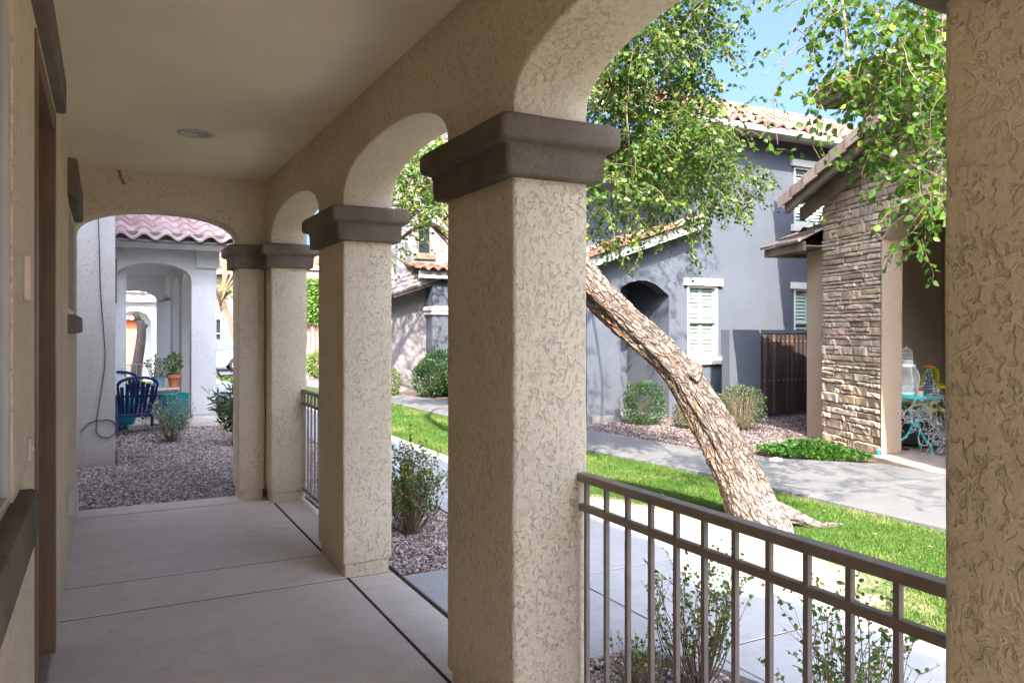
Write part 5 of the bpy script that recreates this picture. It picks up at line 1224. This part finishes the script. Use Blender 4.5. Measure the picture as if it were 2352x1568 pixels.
mb = MB(); tile_roof(mb, (5.5, LY-.55, 2.12), (1, 0, .32), (0, 1, .5), 2.2, .9, tw=.3, course=.24, flat=True, seed=62, thick=.06); mb.add([(5.5, LY-.52, 2.02), (7.58, LY-.52, 2.69), (7.58, LY-.52, 2.79), (5.5, LY-.52, 2.13), (5.5, LY-.3, 2.02), (7.58, LY-.3, 2.69), (7.58, LY-.3, 2.79), (5.5, LY-.3, 2.13)], [(0, 3, 2, 1), (4, 5, 6, 7), (0, 1, 5, 4), (1, 2, 6, 5), (2, 3, 7, 6), (3, 0, 4, 7)], 0, .1)
mb.build('wing_roof', M['tileg'], lh)
lf = lambda u, v, d: (u, LY+.25-d, v)
shutter_window(lh, lf, 7.30, 7.68, 3.50, 4.5, mf=M['trim'], louv=False, header=False, mull=False, ext=.12, flush=True)
mb = MB(); tile_roof(mb, (5.5, LY+.9, 6.5), (1, 0, 0), (0, 1, .4), 7, 3, tw=.27, course=.36, seed=63); mb.build('upper_roof', M['tile'], lh, smooth=30)
G2 = 'round shrubs by the lavender house'
ball_shrub('round clipped bright green shrub in front, before the lavender house', (6.62, 16.6, -.06), .40, .40, .85, 3000, M['box'], 21, .05, boxy=2.2, group=G2)
ball_shrub('taller round clipped shrub behind the front one, by the lavender house', (7.25, 17.5, -.06), .48, .48, 1.05, 3200, M['box'], 22, .055, boxy=2.2, group=G2)
ball_shrub('low dark spreading shrub against the grey pier of the lavender house', (7.25, 16.7, -.06), .55, .45, .45, 2600, M['box'], 23, .06, boxy=2.0, group=G2)
ball_shrub('small yellow green shrub at the left edge of the middle gap', (5.95, 17.4, -.06), .22, .22, .62, 900, M['shrub'], 24, .05, boxy=2.0, group=G2)
tree_at('yard_tree', 'small bare stemmed tree casting dappled shade on the lavender house', (4.4, 15.6, 0), 5.2, [(rg.uniform(3.6, 6.0), rg.uniform(13.4, 16.2), rg.uniform(4.6, 7.5), .7, 90) for _ in range(22)], .07, M['leaf2'], 14, .09)

# ============================================================ FAR BACKGROUND ALONG THE PORCH AXIS
# next house beyond the pale one, with its own arch
fh = thing('house', 'far pale porch with a white fascia seen through the neighbour arch', 'house', (1, 27, gz(27)))
mb = MB()
mb.prism([(.2, 2.35), (.2, -.3), (.42, -.3), (.42, 1.75), (.48, 1.95), (.62, 2.06), (.9, 2.08), (1.12, 1.98), (1.27, 1.72), (1.27, -.3), (1.72, -.3), (1.72, 2.35)], lambda u, v, d: (u, 26+.35*d, v))
mb.prism([(.44, 2.3), (.44, 1.9), (.62, 2.0), (.9, 2.0), (1.1, 1.86), (1.2, 1.6), (1.2, -.3), (1.6, -.3), (1.6, 2.3)], lambda u, v, d: (u, 30+.3*d, v)); mb.box((1.35, 26.4, -.3), (1.65, 27.2, 2.3)); mb.box((.2, 26.351, 2.3), (1.6, 30.2, 2.34))
mb.build('porch_wall', M['white_st'], fh); mb = MB(); mb.box((.1, 25.8, 2.36), (1.95, 25.95, 2.62)); mb.box((1.72, 25.82, 2.15), (1.85, 25.94, 2.358)); mb.build('fascia', M['white'], fh)
mb = MB(); tile_roof(mb, (.1, 25.7, 2.63), (1, 0, 0), (0, 1, .3), 1.9, 3, tw=.3, course=.37, seed=71); mb.build('roof', M['tile'], fh, smooth=30)
st = thing('cut_tree', 'pale topped tree trunk with cut limbs beyond the far arch', 'tree', (.78, 23.5, gz(23.5)))
mb = MB(); mb.tube(spline([(.72, 23.5, -.3), (.76, 23.5, .4), (.84, 23.5, 1.0), (.88, 23.5, 1.45), (.84, 23.5, 1.75)], 24), [.15-.045*i/24 for i in range(25)], 12); mb.build('trunk', M['bark'], st, smooth=True)
for q in (((.86, 23.5, 1.5), (.98, 23.5, 1.62), (1.0, 23.5, 1.66)), ((.84, 23.5, 1.7), (.74, 23.5, 1.9), (.70, 23.5, 2.0))): mb = MB(); mb.tube(q, [.085, .075, .07], 10); mb.build('branch', M['bark'], st, smooth=True)
wf = thing('picket_fence', 'low white metal picket fence beyond the far patio', 'fence', (.9, 20.6, gz(20.6)))
zb = gz(20.6)
for z in (.62, .92): mb = MB(); mb.box((.2, 20.59, z+zb-.16), (1.55, 20.61, z+zb-.135)); mb.build('rail', M['white'], wf)
for i in range(13): mb = MB(); x = .22+i*.11; mb.box((x-.007, 20.592, zb-.05), (x+.007, 20.608, zb+.78)); mb.build('picket', M['white'], wf)
for x, m_, l_ in ((1.10, M['terra'], 'white fence post with an orange cap'), (1.24, M['pred'], 'white fence post with a red cap')):
    t = thing('bollard', l_+' at the end of the far patio', 'post', (x, 20.9, zb)); mb = MB(); mb.tube([(x, 20.9, zb-.05), (x, 20.9, zb+.92)], .035, 12); mb.build('post', M['white'], t); mb = MB(); mb.lathe([(.03, .92), (.045, .93), (.04, .99), (.012, 1.02)], (x, 20.9, zb), 12); mb.build('cap', m_, t)
# orange and beige house across the street
oh = thing('house', 'sunlit beige and orange house across the street, seen through the arches', 'house', (1, 50, -.47))
mb = MB(); mb.box((-6, 50, -.6), (4.5, 56, 6)); mb.build('wall', M['beige'], oh); mb = MB(); mb.box((.3, 49.4, -.6), (2.35, 49.98, 2.0)); mb.build('garage_wall', M['orange'], oh)
mb = MB(); mb.box((2.45, 49.3, -.6), (4.2, 49.98, 1.9)); mb.build('porch', M['pink'], oh)
mb = MB(); mb.cbox((.7, 49.33, -.5), (1.9, 49.39, 1.5), .01); mb.build('door', M['terra'], oh)
mb = MB(); tile_roof(mb, (-6.3, 49.2, 5.9), (1, 0, 0), (0, 1, .4), 11, 4, tw=.3, course=.4, seed=72); mb.build('roof', M['tile'], oh, smooth=30); mb = MB(); tile_roof(mb, (-1, 48.9, 2.05), (1, 0, 0), (0, 1, .35), 5.6, 1.1, tw=.3, course=.37, seed=73); mb.build('porch_roof', M['tile'], oh, smooth=30)
# pink house
ph = thing('house', 'pink stucco house across the street behind the parked car', 'house', (8, 50, -.47))
mb = MB(); pf_ = lambda u, v, d: (u, 50+.3*d, v); wallgrid(mb, pf_, 5.0, 14, -.6, 5.0, [(5.6, 6.3, .35, 2.2), (8, 9.4, .35, 2.2)]); mb.box((5.0, 50.301, -.6), (5.3, 58, 5.0)); mb.build('wall', M['pink'], ph)
for a, b in ((5.6, 6.3), (8, 9.4)): shutter_window(ph, lambda u, v, d: (u, 50-d, v), a, b, .35, 2.2, louv=False, cas=.07)
mb = MB(); tile_roof(mb, (4.6, 49.4, 5.0), (1, 0, 0), (0, 1, .42), 10, 4.5, tw=.3, course=.4, seed=74); mb.build('roof', M['tile'], ph, smooth=30)
mb = MB(); mb.box((4.6, 49.35, 4.86), (14.6, 49.398, 5.02)); mb.build('fascia', M['cream'], ph)
rg = random.Random(77)
tree_at('street_tree', 'slender street tree with a leaning trunk behind the parked car', (6.55, 45.2, -.47), 6.2, [(rg.uniform(4.6, 7.4), rg.uniform(44, 46.5), rg.uniform(3.0, 6.8), .65, 46) for _ in range(16)], .12, M['leaf2'], 31, .16, lean=(-.9, 0), step=.09)
tree_at('street_tree', 'tall leafy street tree rising above the roofs, seen between the arches', (10.5, 31.5, gz(31.5)), 7.5, [(rg.uniform(8.2, 12), rg.uniform(30, 33), rg.uniform(3.2, 7.4), .8, 60) for _ in range(18)], .11, M['leaf'], 32, .16, step=.08)
# purple brown wall with ivy in the narrow gap
iw = thing('garden_wall', 'purplish stucco wall under ivy in the narrow gap left of the second column', 'wall', (7.5, 30, gz(30)))
mb = MB(); mb.box((6.6, 30, -.5), (9.4, 30.3, 3.8)); mb.build('wall', M['pink'], iw); mb = MB(); mb.cbox((6.5, 29.9, 3.8), (9.5, 30.4, 3.95), .02); mb.build('coping', M['cream'], iw)
r_ = np.random.default_rng(12); n = 2600; P = np.stack([r_.uniform(6.65, 8.2, n), 29.96-r_.random(n)*.25, 1.75+1.75*r_.random(n)**.85], 1); D = np.stack([r_.normal(size=n)*.6, -.5*np.ones(n), -np.abs(r_.normal(size=n))], 1)
iv = thing('ivy', 'dense green ivy hanging over the purplish wall', 'ivy', (7.4, 29.9, gz(30))); leaves_obj('foliage', P, D, .10, M['leaf2'], iv, up=0)
mb = MB()
for k in range(8): mb.tube([(6.8+k*.17, 29.97, -.3), (6.85+k*.16, 29.96, 1.2), (6.8+k*.18, 29.94, 2.4)], .012, 5)
mb.build('stem', M['twig'], iv)
ball_shrub('loose green shrub at the foot of the purplish wall', (7.0, 28.6, gz(28.6)-.03), .5, .4, 1.0, 1500, M['shrub'], 41, .09, boxy=2)
eb = thing('utility_box', 'white utility box standing by the far walk in the narrow gap', 'box', (6.75, 29.2, gz(29))); mb = MB(); mb.cbox((6.6, 29, gz(29)-.05), (6.9, 29.3, .75), .02); mb.build('cabinet', M['white'], eb); mb = MB(); mb.cbox((6.63, 28.985, .1), (6.87, 28.999, .65), .004); mb.build('door', M['vinyl'], eb)

# ============================================================ PARKED CAR (side on, tail to the right)
CZ = -.47; car = thing('parked_car', 'pale blue white hatchback parked on the street, only its rear half in view', 'car', (4.2, 39.5, CZ))
prof = [(-2.05, .30), (-2.08, .55), (-2.0, .72), (-1.45, .90), (-1.0, 1.02), (-.35, 1.40), (.25, 1.50), (.95, 1.46), (1.55, 1.30), (1.95, .98), (2.03, .80), (2.06, .52), (2.02, .30)]
S2 = [(p.x, p.y) for p in spline([(a, b, 0) for a, b in prof], 48)]
mb = MB(); rgs = []
wheelx = (-1.28, 1.32); 
for w_, ins, zi in ((-.86, .06, .0), (-.84, .0, .0), (-.80, -.0, 0), (0, -.02, 0), (.80, 0, 0), (.84, .0, 0), (.86, .06, 0)):
    rg_ = []
    for x, z in S2:
        tum = max(0, (z-.85))*.28; y = w_*(1-tum/.86) if abs(w_) > .1 else 0
        rg_.append((4.2+x*(1-ins*.15), 39.5+y, CZ+.30+(z-.30)*(1-ins*.1)))
    low = [(4.2+x, 39.5+w_, CZ+.26) for x in (1.9, 1.70)]+[(4.2+1.32+.36*math.cos(R(a)), 39.5+w_, CZ+.30+.36*math.sin(R(a))) for a in (10, 40, 70, 90, 110, 140, 170)]+[(4.2+x, 39.5+w_, CZ+.24) for x in (.85, 0, -.85)]+[(4.2-1.28+.36*math.cos(R(a)), 39.5+w_, CZ+.30+.36*math.sin(R(a))) for a in (10, 40, 70, 90, 110, 140, 170)]+[(4.2-1.9, 39.5+w_, CZ+.27)]
    rgs.append(rg_+low)
n = len(rgs[0]); k = len(rgs); vs = [q for r in rgs for q in r]
mb.add(vs, [(i*n+j, i*n+(j+1) % n, (i+1)*n+(j+1) % n, (i+1)*n+j) for i in range(k-1) for j in range(n)]); 
bmx = bmesh.new(); 
for i in (0, k-1): mb.add(rgs[i], [tuple(range(n)) if i else tuple(range(n))[::-1]])
bmx.free(); mb.build('body', M['car'], car, smooth=35)
for w_ in (-1, 1):
    for x in wheelx:
        c = Vector((4.2+x, 39.5+w_*.80, CZ+.30)); mb = MB(); pr_ = [(.20, -.10), (.28, -.10), (.30, -.08), (.305, 0), (.30, .08), (.28, .10), (.20, .10)]; N_ = 28
        vs = [(c.x+r*math.cos(2*math.pi*j/N_), c.y+y, c.z+r*math.sin(2*math.pi*j/N_)) for r, y in pr_ for j in range(N_)]
        mb.add(vs, [(i*N_+j, i*N_+(j+1) % N_, (i+1)*N_+(j+1) % N_, (i+1)*N_+j) for i in range(6) for j in range(N_)]); wh = mb.build('wheel', M['rubber'], car, smooth=35)
        mb = MB(); y_ = c.y+w_*.085
        for q in range(9):
            a = 2*math.pi*q/9; d = Vector((math.cos(a), 0, math.sin(a))); e = Vector((-math.sin(a), 0, math.cos(a))); o_ = Vector((c.x, y_, c.z)); mb.add([o_+d*.03+e*.018, o_+d*.03-e*.018, o_+d*.195-e*.024, o_+d*.195+e*.024]+[p+Vector((0, -w_*.03, 0)) for p in (o_+d*.03+e*.018, o_+d*.03-e*.018, o_+d*.195-e*.024, o_+d*.195+e*.024)], [(0, 1, 2, 3), (7, 6, 5, 4), (0, 4, 5, 1), (2, 6, 7, 3), (1, 5, 6, 2), (3, 7, 4, 0)])
        mb.tube([(c.x, y_-w_*.04, c.z), (c.x, y_+w_*.008, c.z)], .045, 12); mb.tube([(c.x+.2*math.cos(2*math.pi*j/24), y_, c.z+.2*math.sin(2*math.pi*j/24)) for j in range(25)], .014, 5, cap=False); mb.build('rim', M['alloy'], wh)
        mb = MB(); mb.tube([(c.x, c.y-.05, c.z), (c.x, c.y+.05, c.z)], .2, 20); mb.build('brake_disc', M['black'], wh)
for w_ in (-1, 1):
    for pts in ([(-.85, .98), (-.25, 1.34), (.28, 1.40), (.30, 1.0)], [(.36, 1.0), (.34, 1.40), (.9, 1.36), (1.45, 1.14), (1.30, 1.05)]):
        mb = MB(); mb.prism(pts, lambda u, v, d: (4.2+u, 39.5+w_*(.862*(1-max(0, v-.85)*.28/.86)-.012+.018*d), CZ+v)); mb.build('side_window', M['glass'], car)
    mb = MB(); mb.prism([(1.72, .78), (1.98, .80), (1.93, 1.0), (1.78, 1.08)], lambda u, v, d: (4.2+u, 39.5+w_*(.81+.03*d), CZ+v)); mb.build('tail_light', M['pred'], car)
mb = MB(); mb.cbox((4.2+1.92, 39.5-.8, CZ+.32), (4.2+2.10, 39.5+.8, CZ+.56), .04); mb.build('bumper', M['car'], car)
